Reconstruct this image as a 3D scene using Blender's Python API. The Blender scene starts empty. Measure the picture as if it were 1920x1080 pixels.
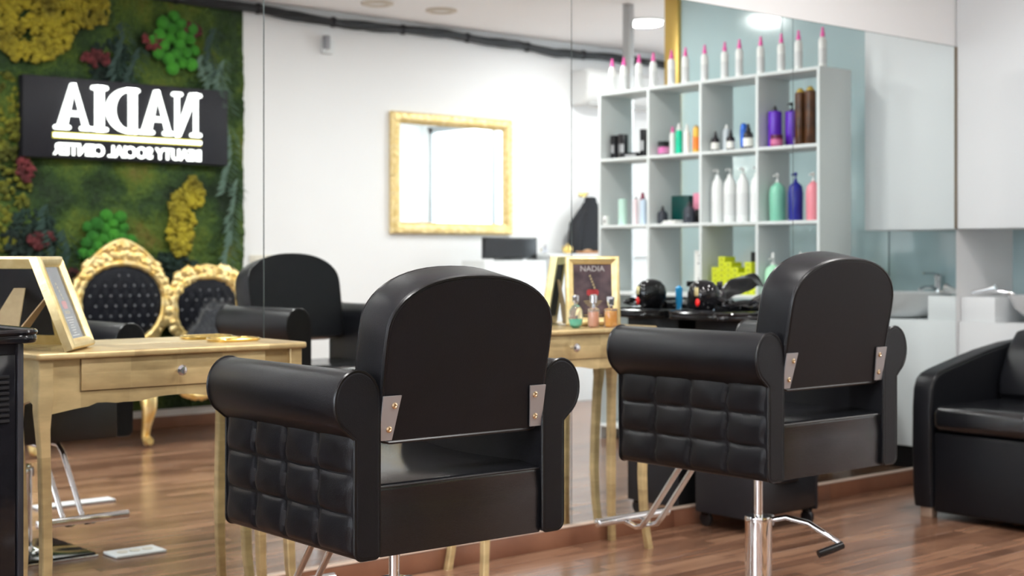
import bpy, bmesh, math, random
from mathutils import Vector, Matrix, noise
random.seed(7)
PI = math.pi
sc = bpy.context.scene
COL = sc.collection

# ------------------------------------------------------------------ camera, world, lights, exposure
cd = bpy.data.cameras.new('camera'); cam = bpy.data.objects.new('camera', cd); COL.objects.link(cam)
cam.location = (0, 0, 1.10); cam.rotation_euler = (PI/2, 0, math.radians(-40.43))
cd.lens = 50.0; cd.sensor_width = 36; cd.shift_y = -58/1920
cd.clip_start = 0.05; cd.clip_end = 100
cd.dof.use_dof = True; cd.dof.focus_distance = 3.08; cd.dof.aperture_fstop = 4.2
sc.camera = cam
sc.view_settings.view_transform = 'Standard'; sc.view_settings.look = 'None'
sc.view_settings.exposure = -0.10; sc.view_settings.gamma = 1.0; sc.view_settings.use_curve_mapping = False
sc.cycles.use_denoising = True
sc.cycles.max_bounces = 14; sc.cycles.diffuse_bounces = 5; sc.cycles.glossy_bounces = 8
sc.cycles.sample_clamp_indirect = 6.0; sc.cycles.blur_glossy = 0.3
w = bpy.data.worlds.new('world'); sc.world = w; w.use_nodes = True
bg = w.node_tree.nodes['Background']; bg.inputs[0].default_value = (0.86, 0.93, 1.0, 1); bg.inputs[1].default_value = 11.0
CEIL = 2.82
# round ceiling downlights: (x, y, watts)
LAMPS = [(-1.3, 1.5, 34), (0.5, 1.3, 34), (2.2, 1.3, 34), (4.0, 1.35, 34), (5.78, 1.43, 30), (7.44, 0.74, 38), (8.95, 2.9, 60),  # right-window lamp is added to brighten the wall the gold mirror reflects
         (1.4, 2.72, 30), (3.0, 2.72, 30), (4.7, 2.72, 25)]
LAMP_AT = ['nearest the left shop window', 'above the camera side of the room', 'above the gilded settee end', 'between settee and gold mirror',
           'before the teal panel, over the product shelf', 'seen past the grey post above the spray bottles', 'added to brighten the wall beside the right shop window',
           'over the left gold desk chair', 'over the chair with the perfume desk', 'over the trolley by the mirror']
for lx, ly, e in LAMPS:
    ld = bpy.data.lights.new('ceiling_lamp', 'AREA'); ld.shape = 'DISK'; ld.size = 0.24; ld.energy = e; ld.color = (1.0, 0.985, 0.96)
    lo = bpy.data.objects.new('ceiling_lamp', ld); COL.objects.link(lo); lo.location = (lx, ly, CEIL-0.03)

# ------------------------------------------------------------------ materials
MATS = {}
def mat(name, col, rough=0.5, metal=0.0, coat=0.0, trans=0.0, emit=None, estr=0.0, ior=1.45, bump=None, var=None, spec=None, sheen=0.0):
    """bump = (scale, strength); var = (scale, second colour, contrast)"""
    if name in MATS: return MATS[name]
    m = bpy.data.materials.new(name); m.use_nodes = True
    nt = m.node_tree; p = nt.nodes['Principled BSDF']
    p.inputs['Base Color'].default_value = (*col, 1); p.inputs['Roughness'].default_value = rough
    p.inputs['Metallic'].default_value = metal; p.inputs['IOR'].default_value = ior
    p.inputs['Coat Weight'].default_value = coat; p.inputs['Transmission Weight'].default_value = trans
    if spec is not None: p.inputs['Specular IOR Level'].default_value = spec
    if sheen: p.inputs['Sheen Weight'].default_value = sheen
    if emit: p.inputs['Emission Color'].default_value = (*emit, 1); p.inputs['Emission Strength'].default_value = estr
    tc = None
    if bump or var: tc = nt.nodes.new('ShaderNodeTexCoord')
    if var:
        n = nt.nodes.new('ShaderNodeTexNoise'); n.inputs['Scale'].default_value = var[0]; n.inputs['Detail'].default_value = 4
        r = nt.nodes.new('ShaderNodeValToRGB'); c = var[2] if len(var) > 2 else 0.2
        r.color_ramp.elements[0].position = 0.5-c; r.color_ramp.elements[1].position = 0.5+c
        r.color_ramp.elements[0].color = (*col, 1); r.color_ramp.elements[1].color = (*var[1], 1)
        nt.links.new(tc.outputs['Object'], n.inputs['Vector']); nt.links.new(n.outputs['Fac'], r.inputs['Fac'])
        nt.links.new(r.outputs['Color'], p.inputs['Base Color'])
    if bump:
        n = nt.nodes.new('ShaderNodeTexNoise'); n.inputs['Scale'].default_value = bump[0]; n.inputs['Detail'].default_value = 3
        b = nt.nodes.new('ShaderNodeBump'); b.inputs['Strength'].default_value = bump[1]; b.inputs['Distance'].default_value = 0.002
        nt.links.new(tc.outputs['Object'], n.inputs['Vector']); nt.links.new(n.outputs['Fac'], b.inputs['Height'])
        nt.links.new(b.outputs['Normal'], p.inputs['Normal'])
    MATS[name] = m
    return m
white_wall = mat('white_wall_paint', (0.80, 0.80, 0.81), 0.7, bump=(60, 0.15))
ceil_paint = mat('ceiling_paint', (0.92, 0.91, 0.92), 0.8)
leather = mat('black_leatherette', (0.0062, 0.0067, 0.0088), 0.36, bump=(420, 0.22), spec=0.30)
leather_seat = mat('black_leatherette_seat', (0.0070, 0.0075, 0.0095), 0.20, bump=(420, 0.12), spec=0.85)
piping_m = mat('black_piping', (0.004, 0.004, 0.005), 0.30, spec=0.4)
chrome = mat('chrome', (0.82, 0.82, 0.83), 0.07, 1.0)
steel = mat('brushed_steel', (0.42, 0.42, 0.44), 0.48, 0.75)
black_plastic = mat('black_plastic', (0.012, 0.012, 0.014), 0.28)
black_matte = mat('black_matte', (0.012, 0.012, 0.016), 0.55)
black_gloss = mat('black_gloss', (0.008, 0.008, 0.010), 0.10)
white_lacquer = mat('white_lacquer', (0.71, 0.73, 0.74), 0.5)
white_lam = mat('white_laminate', (0.68, 0.71, 0.71), 0.5)
teal_glass = mat('teal_glass_panel', (0.44, 0.575, 0.595), 0.12, coat=0.8, spec=0.9)
ceramic = mat('white_ceramic', (0.82, 0.83, 0.84), 0.08, coat=0.5)
gold_polished = mat('gilded_gold', (0.86, 0.55, 0.16), 0.30, 0.75, bump=(45, 0.6), var=(18, (0.98, 0.78, 0.40), 0.15))
gold_bright = mat('gold_tray_metal', (0.80, 0.58, 0.20), 0.16, 1.0)
velvet = mat('black_velvet', (0.0045, 0.005, 0.009), 0.6, sheen=0.03, spec=0.2)
cork = mat('brown_hardboard', (0.42, 0.30, 0.17), 0.8, var=(40, (0.36, 0.25, 0.14)))
clear_glass = mat('clear_glass', (1, 1, 1), 0.02, trans=1.0)
crystal = mat('crystal', (0.72, 0.74, 0.80), 0.04, 0.9, spec=1.0)
button_m = mat('crystal_button', (0.30, 0.31, 0.34), 0.25, 0.6)

def leaf_gold():
    m = bpy.data.materials.new('champagne_gold_leaf'); m.use_nodes = True; nt = m.node_tree; p = nt.nodes['Principled BSDF']
    tc = nt.nodes.new('ShaderNodeTexCoord'); mp = nt.nodes.new('ShaderNodeMapping'); mp.inputs['Scale'].default_value = (6.9, 1.0, 9.0)
    br = nt.nodes.new('ShaderNodeTexBrick'); br.offset = 0.0; br.inputs['Color1'].default_value = (0.34, 0.25, 0.115, 1); br.inputs['Color2'].default_value = (0.66, 0.51, 0.26, 1)
    br.inputs['Mortar'].default_value = (0.50, 0.39, 0.20, 1); br.inputs['Mortar Size'].default_value = 0.004; br.inputs['Scale'].default_value = 1.0
    br.inputs['Brick Width'].default_value = 1.0; br.inputs['Row Height'].default_value = 1.0
    n = nt.nodes.new('ShaderNodeTexNoise'); n.inputs['Scale'].default_value = 9; n.inputs['Detail'].default_value = 6
    mp2 = nt.nodes.new('ShaderNodeMapping'); mp2.inputs['Scale'].default_value = (1, 1, 3.0)
    mx = nt.nodes.new('ShaderNodeMix'); mx.data_type = 'RGBA'; mx.inputs['Factor'].default_value = 0.40
    r = nt.nodes.new('ShaderNodeValToRGB'); r.color_ramp.elements[0].position = 0.38; r.color_ramp.elements[1].position = 0.62
    r.color_ramp.elements[0].color = (0.36, 0.26, 0.13, 1); r.color_ramp.elements[1].color = (0.70, 0.53, 0.27, 1)
    L = nt.links.new
    sp = nt.nodes.new('ShaderNodeSeparateXYZ'); cb = nt.nodes.new('ShaderNodeCombineXYZ')
    L(tc.outputs['Object'], mp.inputs['Vector']); L(mp.outputs['Vector'], sp.inputs[0]); L(sp.outputs['X'], cb.inputs['X']); L(sp.outputs['Z'], cb.inputs['Y'])
    L(cb.outputs[0], br.inputs['Vector'])
    L(tc.outputs['Object'], mp2.inputs['Vector']); L(mp2.outputs['Vector'], n.inputs['Vector']); L(n.outputs['Fac'], r.inputs['Fac'])
    L(br.outputs['Color'], mx.inputs['A']); L(r.outputs['Color'], mx.inputs['B']); L(mx.outputs['Result'], p.inputs['Base Color'])
    p.inputs['Metallic'].default_value = 0.45; p.inputs['Roughness'].default_value = 0.36
    return m
gold_leaf = leaf_gold()
gold_frame = mat('pale_gold_frame', (0.70, 0.54, 0.24), 0.32, 0.7, var=(25, (0.86, 0.72, 0.40)), bump=(80, 0.3))

def wood_floor():
    m = bpy.data.materials.new('walnut_laminate'); m.use_nodes = True; nt = m.node_tree; p = nt.nodes['Principled BSDF']; L = nt.links.new
    tc = nt.nodes.new('ShaderNodeTexCoord'); oi = nt.nodes.new('ShaderNodeObjectInfo'); geo = nt.nodes.new('ShaderNodeNewGeometry')
    # printed strips: three rows per plank, irregular lengths
    mp = nt.nodes.new('ShaderNodeMapping'); mp.inputs['Scale'].default_value = (1, 1, 1)
    br = nt.nodes.new('ShaderNodeTexBrick'); br.inputs['Scale'].default_value = 1.0; br.inputs['Brick Width'].default_value = 0.46; br.inputs['Row Height'].default_value = 0.064
    br.inputs['Mortar Size'].default_value = 0.0; br.inputs['Bias'].default_value = 0.0; br.offset = 0.37
    br.inputs['Color1'].default_value = (0, 0, 0, 1); br.inputs['Color2'].default_value = (1, 1, 1, 1)
    L(geo.outputs['Position'], mp.inputs['Vector']); L(mp.outputs['Vector'], br.inputs['Vector'])
    n = nt.nodes.new('ShaderNodeTexNoise'); n.inputs['Scale'].default_value = 3.0; n.inputs['Detail'].default_value = 7; n.inputs['Distortion'].default_value = 0.8
    mp2 = nt.nodes.new('ShaderNodeMapping'); mp2.inputs['Scale'].default_value = (0.8, 9.0, 1)
    L(geo.outputs['Position'], mp2.inputs['Vector']); L(mp2.outputs['Vector'], n.inputs['Vector'])
    ml = nt.nodes.new('ShaderNodeMath'); ml.operation = 'MULTIPLY'; ml.inputs[1].default_value = 0.34
    ad = nt.nodes.new('ShaderNodeMath'); ad.operation = 'MULTIPLY_ADD'; ad.inputs[1].default_value = 0.62
    bw = nt.nodes.new('ShaderNodeRGBToBW'); L(br.outputs['Color'], bw.inputs[0]); L(bw.outputs[0], ml.inputs[0])
    L(n.outputs['Fac'], ad.inputs[0]); L(ml.outputs[0], ad.inputs[2])
    a2 = nt.nodes.new('ShaderNodeMath'); a2.operation = 'MULTIPLY_ADD'; a2.inputs[1].default_value = 0.14
    L(oi.outputs['Random'], a2.inputs[0]); L(ad.outputs[0], a2.inputs[2])
    r = nt.nodes.new('ShaderNodeValToRGB'); e = r.color_ramp.elements
    e[0].position = 0.25; e[0].color = (0.078, 0.038, 0.024, 1); e[1].position = 0.90; e[1].color = (0.37, 0.215, 0.135, 1)
    k = e.new(0.55); k.color = (0.21, 0.108, 0.066, 1)
    L(a2.outputs[0], r.inputs['Fac']); L(r.outputs['Color'], p.inputs['Base Color'])
    p.inputs['Roughness'].default_value = 0.22; p.inputs['Specular IOR Level'].default_value = 0.5
    return m
floor_m = wood_floor()
plinth_m = mat('brown_baseboard_laminate', (0.17, 0.070, 0.040), 0.3, var=(6, (0.23, 0.105, 0.06)))

def mirror_mat():
    m = bpy.data.materials.new('silvered_mirror'); m.use_nodes = True; nt = m.node_tree
    nt.nodes.remove(nt.nodes['Principled BSDF']); g = nt.nodes.new('ShaderNodeBsdfGlossy')
    g.inputs['Color'].default_value = (0.86, 0.905, 0.90, 1); g.inputs['Roughness'].default_value = 0.0
    nt.links.new(g.outputs[0], nt.nodes['Material Output'].inputs[0]); return m
mirror_m = mirror_mat()

# ------------------------------------------------------------------ mesh helpers
class MB:
    def __init__(s): s.bm = bmesh.new(); s.M = Matrix.Identity(4)
    def V(s, p): return s.bm.verts.new(s.M @ Vector(p))
    def box(s, x0, x1, y0, y1, z0, z1, bev=0.0, seg=2):
        r = bmesh.ops.create_cube(s.bm, size=1.0)
        vs = r['verts']
        for v in vs:
            v.co = s.M @ Vector((x0+(v.co.x+.5)*(x1-x0), y0+(v.co.y+.5)*(y1-y0), z0+(v.co.z+.5)*(z1-z0)))
        if bev > 0:
            es = list({e for v in vs for e in v.link_edges})
            bmesh.ops.bevel(s.bm, geom=vs+es, offset=bev, segments=seg, profile=0.5, affect='EDGES')
        return s
    def tube(s, pts, rad, seg=10, closed=False, caps=True):
        P = [Vector(p) for p in pts]; n = len(P)
        R = rad if isinstance(rad, (list, tuple)) else [rad]*n
        rings = []; up = None
        for i in range(n):
            if closed: t = (P[(i+1) % n]-P[i-1]).normalized()
            else: t = (P[min(i+1, n-1)]-P[max(i-1, 0)]).normalized()
            if up is None:
                up = Vector((0, 0, 1)) if abs(t.z) < 0.9 else Vector((0, 1, 0))
            a = t.cross(up).normalized(); b = a.cross(t).normalized(); up = b
            rings.append([s.V(P[i]+(a*math.cos(2*PI*k/seg)+b*math.sin(2*PI*k/seg))*R[i]) for k in range(seg)])
        m = n if closed else n-1
        for i in range(m):
            A, B = rings[i], rings[(i+1) % n]
            for k in range(seg): s.bm.faces.new((A[k], A[(k+1) % seg], B[(k+1) % seg], B[k]))
        if caps and not closed:
            s.bm.faces.new(rings[0][::-1]); s.bm.faces.new(rings[-1])
        return s
    def lathe(s, prof, c=(0, 0, 0), seg=16, sx=1.0, sy=1.0, axis='z'):
        rings = []
        for r, z in prof:
            if r < 1e-6: r = 1e-5
            ring = []
            for k in range(seg):
                a = 2*PI*k/seg; x, y = r*math.cos(a)*sx, r*math.sin(a)*sy
                q = (x, y, z) if axis == 'z' else ((z, x, y) if axis == 'x' else (y, z, x))
                ring.append(s.V((c[0]+q[0], c[1]+q[1], c[2]+q[2])))
            rings.append(ring)
        for A, B in zip(rings, rings[1:]):
            for k in range(seg): s.bm.faces.new((A[k], A[(k+1) % seg], B[(k+1) % seg], B[k]))
        s.bm.faces.new(rings[0][::-1]); s.bm.faces.new(rings[-1])
        return s
    def prism(s, out, fn, d0, d1, r=0.0, seg=3):
        """closed 2-D outline (u,v) -> fn(u,v,d); caps rounded by r"""
        n = len(out); O = [Vector((p[0], p[1])) for p in out]
        area = sum(O[i].x*O[(i+1) % n].y-O[(i+1) % n].x*O[i].y for i in range(n))
        sg = 1 if area > 0 else -1
        N = []
        for i in range(n):
            a = (O[i]-O[i-1]); b = (O[(i+1) % n]-O[i])
            a = Vector((a.y, -a.x)).normalized() if a.length > 1e-9 else Vector((0, 0))
            b = Vector((b.y, -b.x)).normalized() if b.length > 1e-9 else Vector((0, 0))
            q = (a+b); q = q.normalized() if q.length > 1e-6 else a
            N.append(q*sg)
        lv = []
        if r > 0:
            for k in range(seg+1): a = PI/2*k/seg; lv.append((d0+r*(1-math.sin(a)), r*(1-math.cos(PI/2-a))))
            lv = [(d0+r*(1-math.sin(PI/2*(1-k/seg))), r*(1-math.cos(PI/2*(1-k/seg)))) for k in range(seg+1)]
            lv = [(d0, r+min(0.002, r*0.2))]+lv
            lv = lv+[(d1-(dd-d0), ins) for dd, ins in reversed(lv)]
        else: lv = [(d0, 0), (d1, 0)]
        rings = [[s.V(fn(O[i].x-N[i].x*ins, O[i].y-N[i].y*ins, dd)) for i in range(n)] for dd, ins in lv]
        for A, B in zip(rings, rings[1:]):
            for k in range(n): s.bm.faces.new((A[k], A[(k+1) % n], B[(k+1) % n], B[k]))
        s.bm.faces.new(rings[0][::-1]); s.bm.faces.new(rings[-1])
        return s
    def grid(s, nu, nv, fn, close_u=False):
        g = [[s.V(fn(i/nu, j/nv)) for j in range(nv+1)] for i in range(nu if close_u else nu+1)]
        nn = len(g)
        for i in range(nu):
            a, b = g[i], g[(i+1) % nn]
            for j in range(nv): s.bm.faces.new((a[j], b[j], b[j+1], a[j+1]))
        return s
    def ball(s, c, r, sub=2, sc3=(1, 1, 1), jitter=0.0):
        q = bmesh.ops.create_icosphere(s.bm, subdivisions=sub, radius=1.0)
        for v in q['verts']:
            k = 1+jitter*(random.random()-.5)
            v.co = s.M @ Vector((c[0]+v.co.x*r*sc3[0]*k, c[1]+v.co.y*r*sc3[1]*k, c[2]+v.co.z*r*sc3[2]*k))
        return s
    def poly(s, pts): s.bm.faces.new([s.V(p) for p in pts]); return s
    def build(s, name, m, parent=None, kind=None, sharp=40, fix=True):
        if fix: bmesh.ops.recalc_face_normals(s.bm, faces=s.bm.faces)
        me = bpy.data.meshes.new(name); s.bm.to_mesh(me); s.bm.free()
        me.materials.append(m)
        for p in me.polygons: p.use_smooth = True
        me.set_sharp_from_angle(angle=math.radians(sharp))
        o = bpy.data.objects.new(name, me); COL.objects.link(o)
        if parent is not None: o.parent = parent
        if kind: o['kind'] = kind
        return o
def thing(name, label, cat, loc=(0, 0, 0), rz=0.0, group=None):
    o = bpy.data.objects.new(name, None); COL.objects.link(o); o.empty_display_size = 0.1
    o.location = loc; o.rotation_euler = (0, 0, rz); o['label'] = label; o['category'] = cat
    if group: o['group'] = group
    return o
def tag(o, label, cat, group=None):
    o['label'] = label; o['category'] = cat
    if group: o['group'] = group
    return o
def copy_tree(o, parent=None):
    c = o.copy(); COL.objects.link(c); c.parent = parent
    for ch in list(o.children): copy_tree(ch, c)
    return c
def dup(src, loc, label, rz=None):
    c = copy_tree(src); c.location = loc; c['label'] = label
    if rz is not None: c.rotation_euler = (0, 0, rz)
    return c
def text_mesh(name, body, size, m, parent, M, depth=0.0004, align='CENTER', off=0.0):
    cu = bpy.data.curves.new(name, 'FONT'); cu.body = body; cu.size = size; cu.extrude = depth; cu.align_x = align; cu.resolution_u = 3; cu.offset = off
    t = bpy.data.objects.new(name, cu); COL.objects.link(t)
    bpy.context.view_layer.update()
    me = bpy.data.meshes.new_from_object(t.evaluated_get(bpy.context.evaluated_depsgraph_get()))
    COL.objects.unlink(t); bpy.data.objects.remove(t)
    me.transform(M); me.materials.clear(); me.materials.append(m)
    o = bpy.data.objects.new(name, me); COL.objects.link(o); o.parent = parent
    return o

# ================================================================== ROOM SHELL
XL, XR, YB, YM = -3.0, 9.6, -0.45, 3.995
def struct(name, mb, m): return mb.build(name, m, None, 'structure')
fl = struct('floor', MB().box(XL, XR, YB, YM, -0.08, -0.012), mat('subfloor', (0.08, 0.04, 0.025), 0.8))
# laminate planks, one object each
PW, PL = 0.192, 1.285
pm = MB().box(0, PL-0.0012, 0, PW-0.0012, -0.012, 0, 0.0008, 1).build('plank', floor_m, fl)
pmesh = pm.data; first = True
row = 0; y = YB
while y < YM-0.01:
    off = (row*0.47) % 1.0
    x = XL-off*PL
    hh = min(PW, YM-y)
    while x < XR:
        xa = max(x, XL); xb = min(x+PL, XR)
        if xb-xa > 0.05:
            if first: o = pm; first = False
            else: o = bpy.data.objects.new('plank', pmesh); COL.objects.link(o); o.parent = fl
            o.location = (xa, y, 0); o.scale = ((xb-xa)/PL, hh/PW, 1)
        x += PL
    y += PW; row += 1
struct('wall_mirror_side', MB().box(XL, XR, YM, YM+0.12, -0.08, CEIL+0.1), white_wall)
struct('wall_back', MB().box(XL, XR, YB-0.12, YB, -0.08, CEIL+0.1), white_wall)
struct('wall_left', MB().box(XL-0.12, XL, YB-0.12, 0.2, -0.08, CEIL+0.1).box(XL-0.12, XL, 3.4, YM+0.12, -0.08, CEIL+0.1)
       .box(XL-0.12, XL, 0.2, 3.4, 2.5, CEIL+0.1).box(XL-0.12, XL, 0.2, 3.4, -0.08, 0.5), white_wall)
w2 = struct('window_2', MB().box(XL-0.09, XL-0.04, 0.2, 0.26, 0.5, 2.5).box(XL-0.09, XL-0.04, 1.77, 1.83, 0.5, 2.5).box(XL-0.09, XL-0.04, 3.34, 3.4, 0.5, 2.5)
       .box(XL-0.09, XL-0.04, 0.2, 3.4, 0.5, 0.56).box(XL-0.09, XL-0.04, 0.2, 3.4, 2.44, 2.5), mat('grey_aluminium', (0.45, 0.46, 0.47), 0.35, 0.8))
for yy in (0.26, 1.83): MB().box(XL-0.068, XL-0.062, yy, yy+1.51, 0.56, 2.44).build('pane', mat('clear_glass', (1, 1, 1)), w2)
# end wall with the shop window opening
struct('wall_right', MB().box(XR, XR+0.15, YB, 0.5, -0.08, CEIL+0.1).box(XR, XR+0.15, 3.9, YM, -0.08, CEIL+0.1)
       .box(XR, XR+0.15, 0.5, 3.9, 2.55, CEIL+0.1).box(XR, XR+0.15, 0.5, 3.9, -0.08, 0.12), white_wall)
wn = MB()
for yy in (0.5, 1.62, 2.74, 3.84): wn.box(XR+0.04, XR+0.10, yy, yy+0.06, 0.12, 2.55)
wn.box(XR+0.04, XR+0.10, 0.5, 3.9, 0.12, 0.18).box(XR+0.04, XR+0.10, 0.5, 3.9, 2.49, 2.55)
win = struct('window_1', wn, mat('grey_aluminium', (0.45, 0.46, 0.47), 0.35, 0.8))
for k, yy in enumerate((0.56, 1.68, 2.80)):
    MB().box(XR+0.066, XR+0.072, yy, yy+1.06 if k < 2 else yy+1.04, 0.18, 2.49).build('pane', clear_glass, win)
struct('ceiling', MB().box(XL, XR, YB, YM, CEIL, CEIL+0.1), ceil_paint)
# street outside
struct('street_pavement', MB().box(XR+0.15, XR+14, -8, 14, -0.15, -0.02), mat('pavement', (0.5, 0.5, 0.49), 0.8))
fac = thing('street_building', 'pale building across the street, seen through shop window in gold mirror', 'building', (XR+9, 6, 0))
MB().box(0, 3, -8, 8, -0.02, 7).build('wall', mat('pale_render', (0.75, 0.73, 0.70), 0.8), fac)
for yy in (-6, -2.2, 1.6, 5.2):
    f = MB().box(-0.03, 0.05, yy, yy+1.5, 1.0, 2.6, 0.01).build('window', mat('dark_shutter', (0.12, 0.13, 0.14), 0.4), fac)
    MB().box(-0.05, -0.02, yy+0.1, yy+1.4, 1.1, 2.5).build('pane', mat('dark_pane', (0.05, 0.07, 0.08), 0.05), f)
MB().box(-0.9, 0, 1.2, 3.6, 2.9, 3.2, 0.02).build('awning', mat('dark_awning', (0.10, 0.10, 0.11), 0.7), fac)
# baseboards
bb = None
for i, (xa, xb) in enumerate(((XL, -0.5), (-0.499, 1.86), (1.861, 4.255), (4.257, 5.285), (5.287, 6.34))):
    MBb = MB().box(xa, xb, YM-0.019, YM, 0, 0.071, 0.002)
    if bb is None: bb = struct('baseboard_mirror_side', MBb, plinth_m)
    else: MBb.build('board', plinth_m, bb)
MB().box(XL, 6.33, YM-0.021, YM, 0.071, 0.0775, 0.001).build('cap_strip', mat('pale_trim', (0.55, 0.42, 0.34), 0.4), bb)
struct('baseboard_back', MB().box(XL, XR, YB, YB+0.015, 0, 0.075, 0.003), plinth_m)

# mirror panels
edges = [1.012, 2.353, 3.698, 5.035, 6.330]
desc = ['leftmost of four frameless wall mirror panels, reflecting the moss wall and lit sign',
        'second wall mirror panel from the left, reflecting the gold framed mirror',
        'third wall mirror panel from the left, reflecting the white cube shelf of bottles',
        'rightmost wall mirror panel, reflecting the white wall cabinet, ending beside the wash counter']
seam_m = mat('mirror_edge', (0.10, 0.12, 0.12), 0.2, 0.6)
for i in range(4):
    t = thing('wall_mirror', desc[i], 'mirror', (edges[i], YM, 0), 0, 'frameless mirror panels along the wall')
    wdt = edges[i+1]-edges[i]
    MB().box(0.0022, wdt-0.0022, -0.005, 0, 0.0785, 2.155).build('mirror_glass', mirror_m, t)
    MB().box(0, wdt, -0.003, -0.0002, 0.0780, 2.158).build('backing', seam_m, t)
es = tag(MB().box(6.3235, 6.3295, YM-0.012, YM-0.0052, 1.242, 2.155, 0.001).build('edge_strip', mat('aged_brown_strip', (0.16, 0.12, 0.08), 0.5)), 'narrow brown aged strip down the right mirror edge beside the wall cabinet', 'edge strip')
# wash corner: bulkhead, cabinet, counter, glass panel
cab = thing('wall_cabinet', 'white handleless wall cabinet hanging at the right mirror edge over the wash basin', 'cabinet', (6.33, 3.44, 1.24))
MB().box(0.018, 0.37, 0, 0.55, 0, 1.575, 0.001).build('body', white_lacquer, cab)
MB().box(0, 0.018, 0.002, 0.549, 0.002, 1.575, 0.0015).build('door', white_lacquer, cab)
tw = struct('wall_teal_glass', MB().box(6.87, 6.90, 1.62, YM, 0, CEIL), teal_glass)
for yy in (2.45, 3.22):
    MB().box(6.866, 6.87, yy-0.002, yy+0.002, 0, CEIL).build('panel_joint', seam_m, tw)
struct('trim_1', MB().box(6.84, 6.93, 1.50, 1.62, 0, CEIL, 0.002), mat('gold_trim', (0.62, 0.42, 0.12), 0.35, 0.7))
struct('trim_2', MB().box(6.85, 6.90, 1.10, 1.16, 0, CEIL, 0.002), mat('grey_aluminium', (0.45, 0.46, 0.47), 0.35, 0.8))
cn = thing('wash_counter', 'white wash counter under the wall cabinet at the right mirror edge', 'counter', (6.35, 2.95, 0))
MB().box(0.0, 0.51, 0, 1.04, 0.12, 0.776, 0.002).build('body', white_lacquer, cn)
MB().box(0.04, 0.50, 0.02, 1.04, 0, 0.12).build('plinth', black_plastic, cn)
MB().box(0.02, 0.45, 0.85, 1.04, 0.776, 0.90, 0.003).build('raised_block', white_lacquer, cn)
bs = thing('wash_basin', 'white ceramic wash basin on the counter behind the wash chair', 'basin', (6.54, 3.52, 0.777))
MB().lathe([(0.10, 0), (0.17, 0.015), (0.235, 0.07), (0.262, 0.128), (0.266, 0.135), (0.255, 0.135), (0.22, 0.08), (0.15, 0.04), (0.02, 0.03)], seg=32, sx=1.0, sy=1.02).build('bowl', ceramic, bs)
MB().lathe([(0.02, 0.030), (0.02, 0.034), (0.004, 0.036)], seg=12).build('drain', chrome, bs)
fc = thing('basin_faucet', 'chrome lever faucet beside the white wash basin', 'faucet', (6.62, 3.80+0.04, 0.901))
fc.location = (6.838, 3.56, 0.7765); fc.rotation_euler = (0, 0, -1.35)
MB().lathe([(0.026, 0), (0.026, 0.01), (0.021, 0.02), (0.020, 0.20), (0.023, 0.22), (0.015, 0.23)], seg=16).build('body', chrome, fc)
MB().tube([(0, 0, 0.145), (0, -0.05, 0.16), (0, -0.10, 0.16), (0, -0.14, 0.145)], 0.011, 10).build('spout', chrome, fc)
MB().tube([(0, 0, 0.225), (0.0, -0.04, 0.235), (0.0, -0.11, 0.235)], [0.010, 0.008, 0.007], 8).build('lever', chrome, fc)
hs = thing('wash_hose', 'chrome hand shower and hose lying on the white counter block', 'hand shower', (6.45, 3.90, 0.915))
MB().tube([(0.0, 0.05, 0), (0.02, 0.0, 0.012), (0.03, -0.06, 0.014), (0.06, -0.12, 0.0), (0.10, -0.05, 0.0), (0.16, 0.02, 0.0)], 0.008, 8).build('hose', chrome, hs)
MB().tube([(-0.02, 0.06, 0.005), (0.0, -0.02, 0.022), (0.01, -0.05, 0.03)], [0.012, 0.014, 0.02], 10).build('spray_head', chrome, hs)

# ceiling downlights
lens_m = mat('lamp_diffuser', (1, 1, 1), 0.5, emit=(1, 0.99, 0.97), estr=7.0)
ring_m = mat('lamp_ring_white', (0.85, 0.85, 0.85), 0.4)
for i, (lx, ly, e) in enumerate(LAMPS):
    nm = 'round lit ceiling downlight '+LAMP_AT[i]
    t = thing('ceiling_downlight', nm, 'ceiling light', (lx, ly, CEIL), 0, 'lit round ceiling downlights')
    MB().lathe([(0.15, 0), (0.15, -0.012), (0.14, -0.016), (0.133, -0.010), (0.133, 0)], seg=32).build('ring', ring_m, t)
    MB().lathe([(0.127, -0.002), (0.126, -0.012), (0.02, -0.0125)], seg=32).build('diffuser', lens_m, t)
for i, (lx, ly) in enumerate(((5.55, 0.06), (6.05, 0.12))):
    t = thing('spot_fitting', ['unlit beige ring spotlight in ceiling, left of the two above the gold mirror', 'unlit beige ring spotlight in ceiling, right of the two above the gold mirror'][i], 'ceiling light', (lx, ly, CEIL), 0, 'unlit ceiling rings')
    MB().lathe([(0.11, 0), (0.112, -0.008), (0.085, -0.016), (0.06, -0.004), (0.058, 0)], seg=28).build('ring', mat('beige_ring', (0.62, 0.55, 0.46), 0.5), t)
    MB().lathe([(0.057, -0.001), (0.056, -0.006), (0.01, -0.008)], seg=20).build('lamp', mat('frosted_lamp', (0.75, 0.73, 0.7), 0.4), t)

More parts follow.
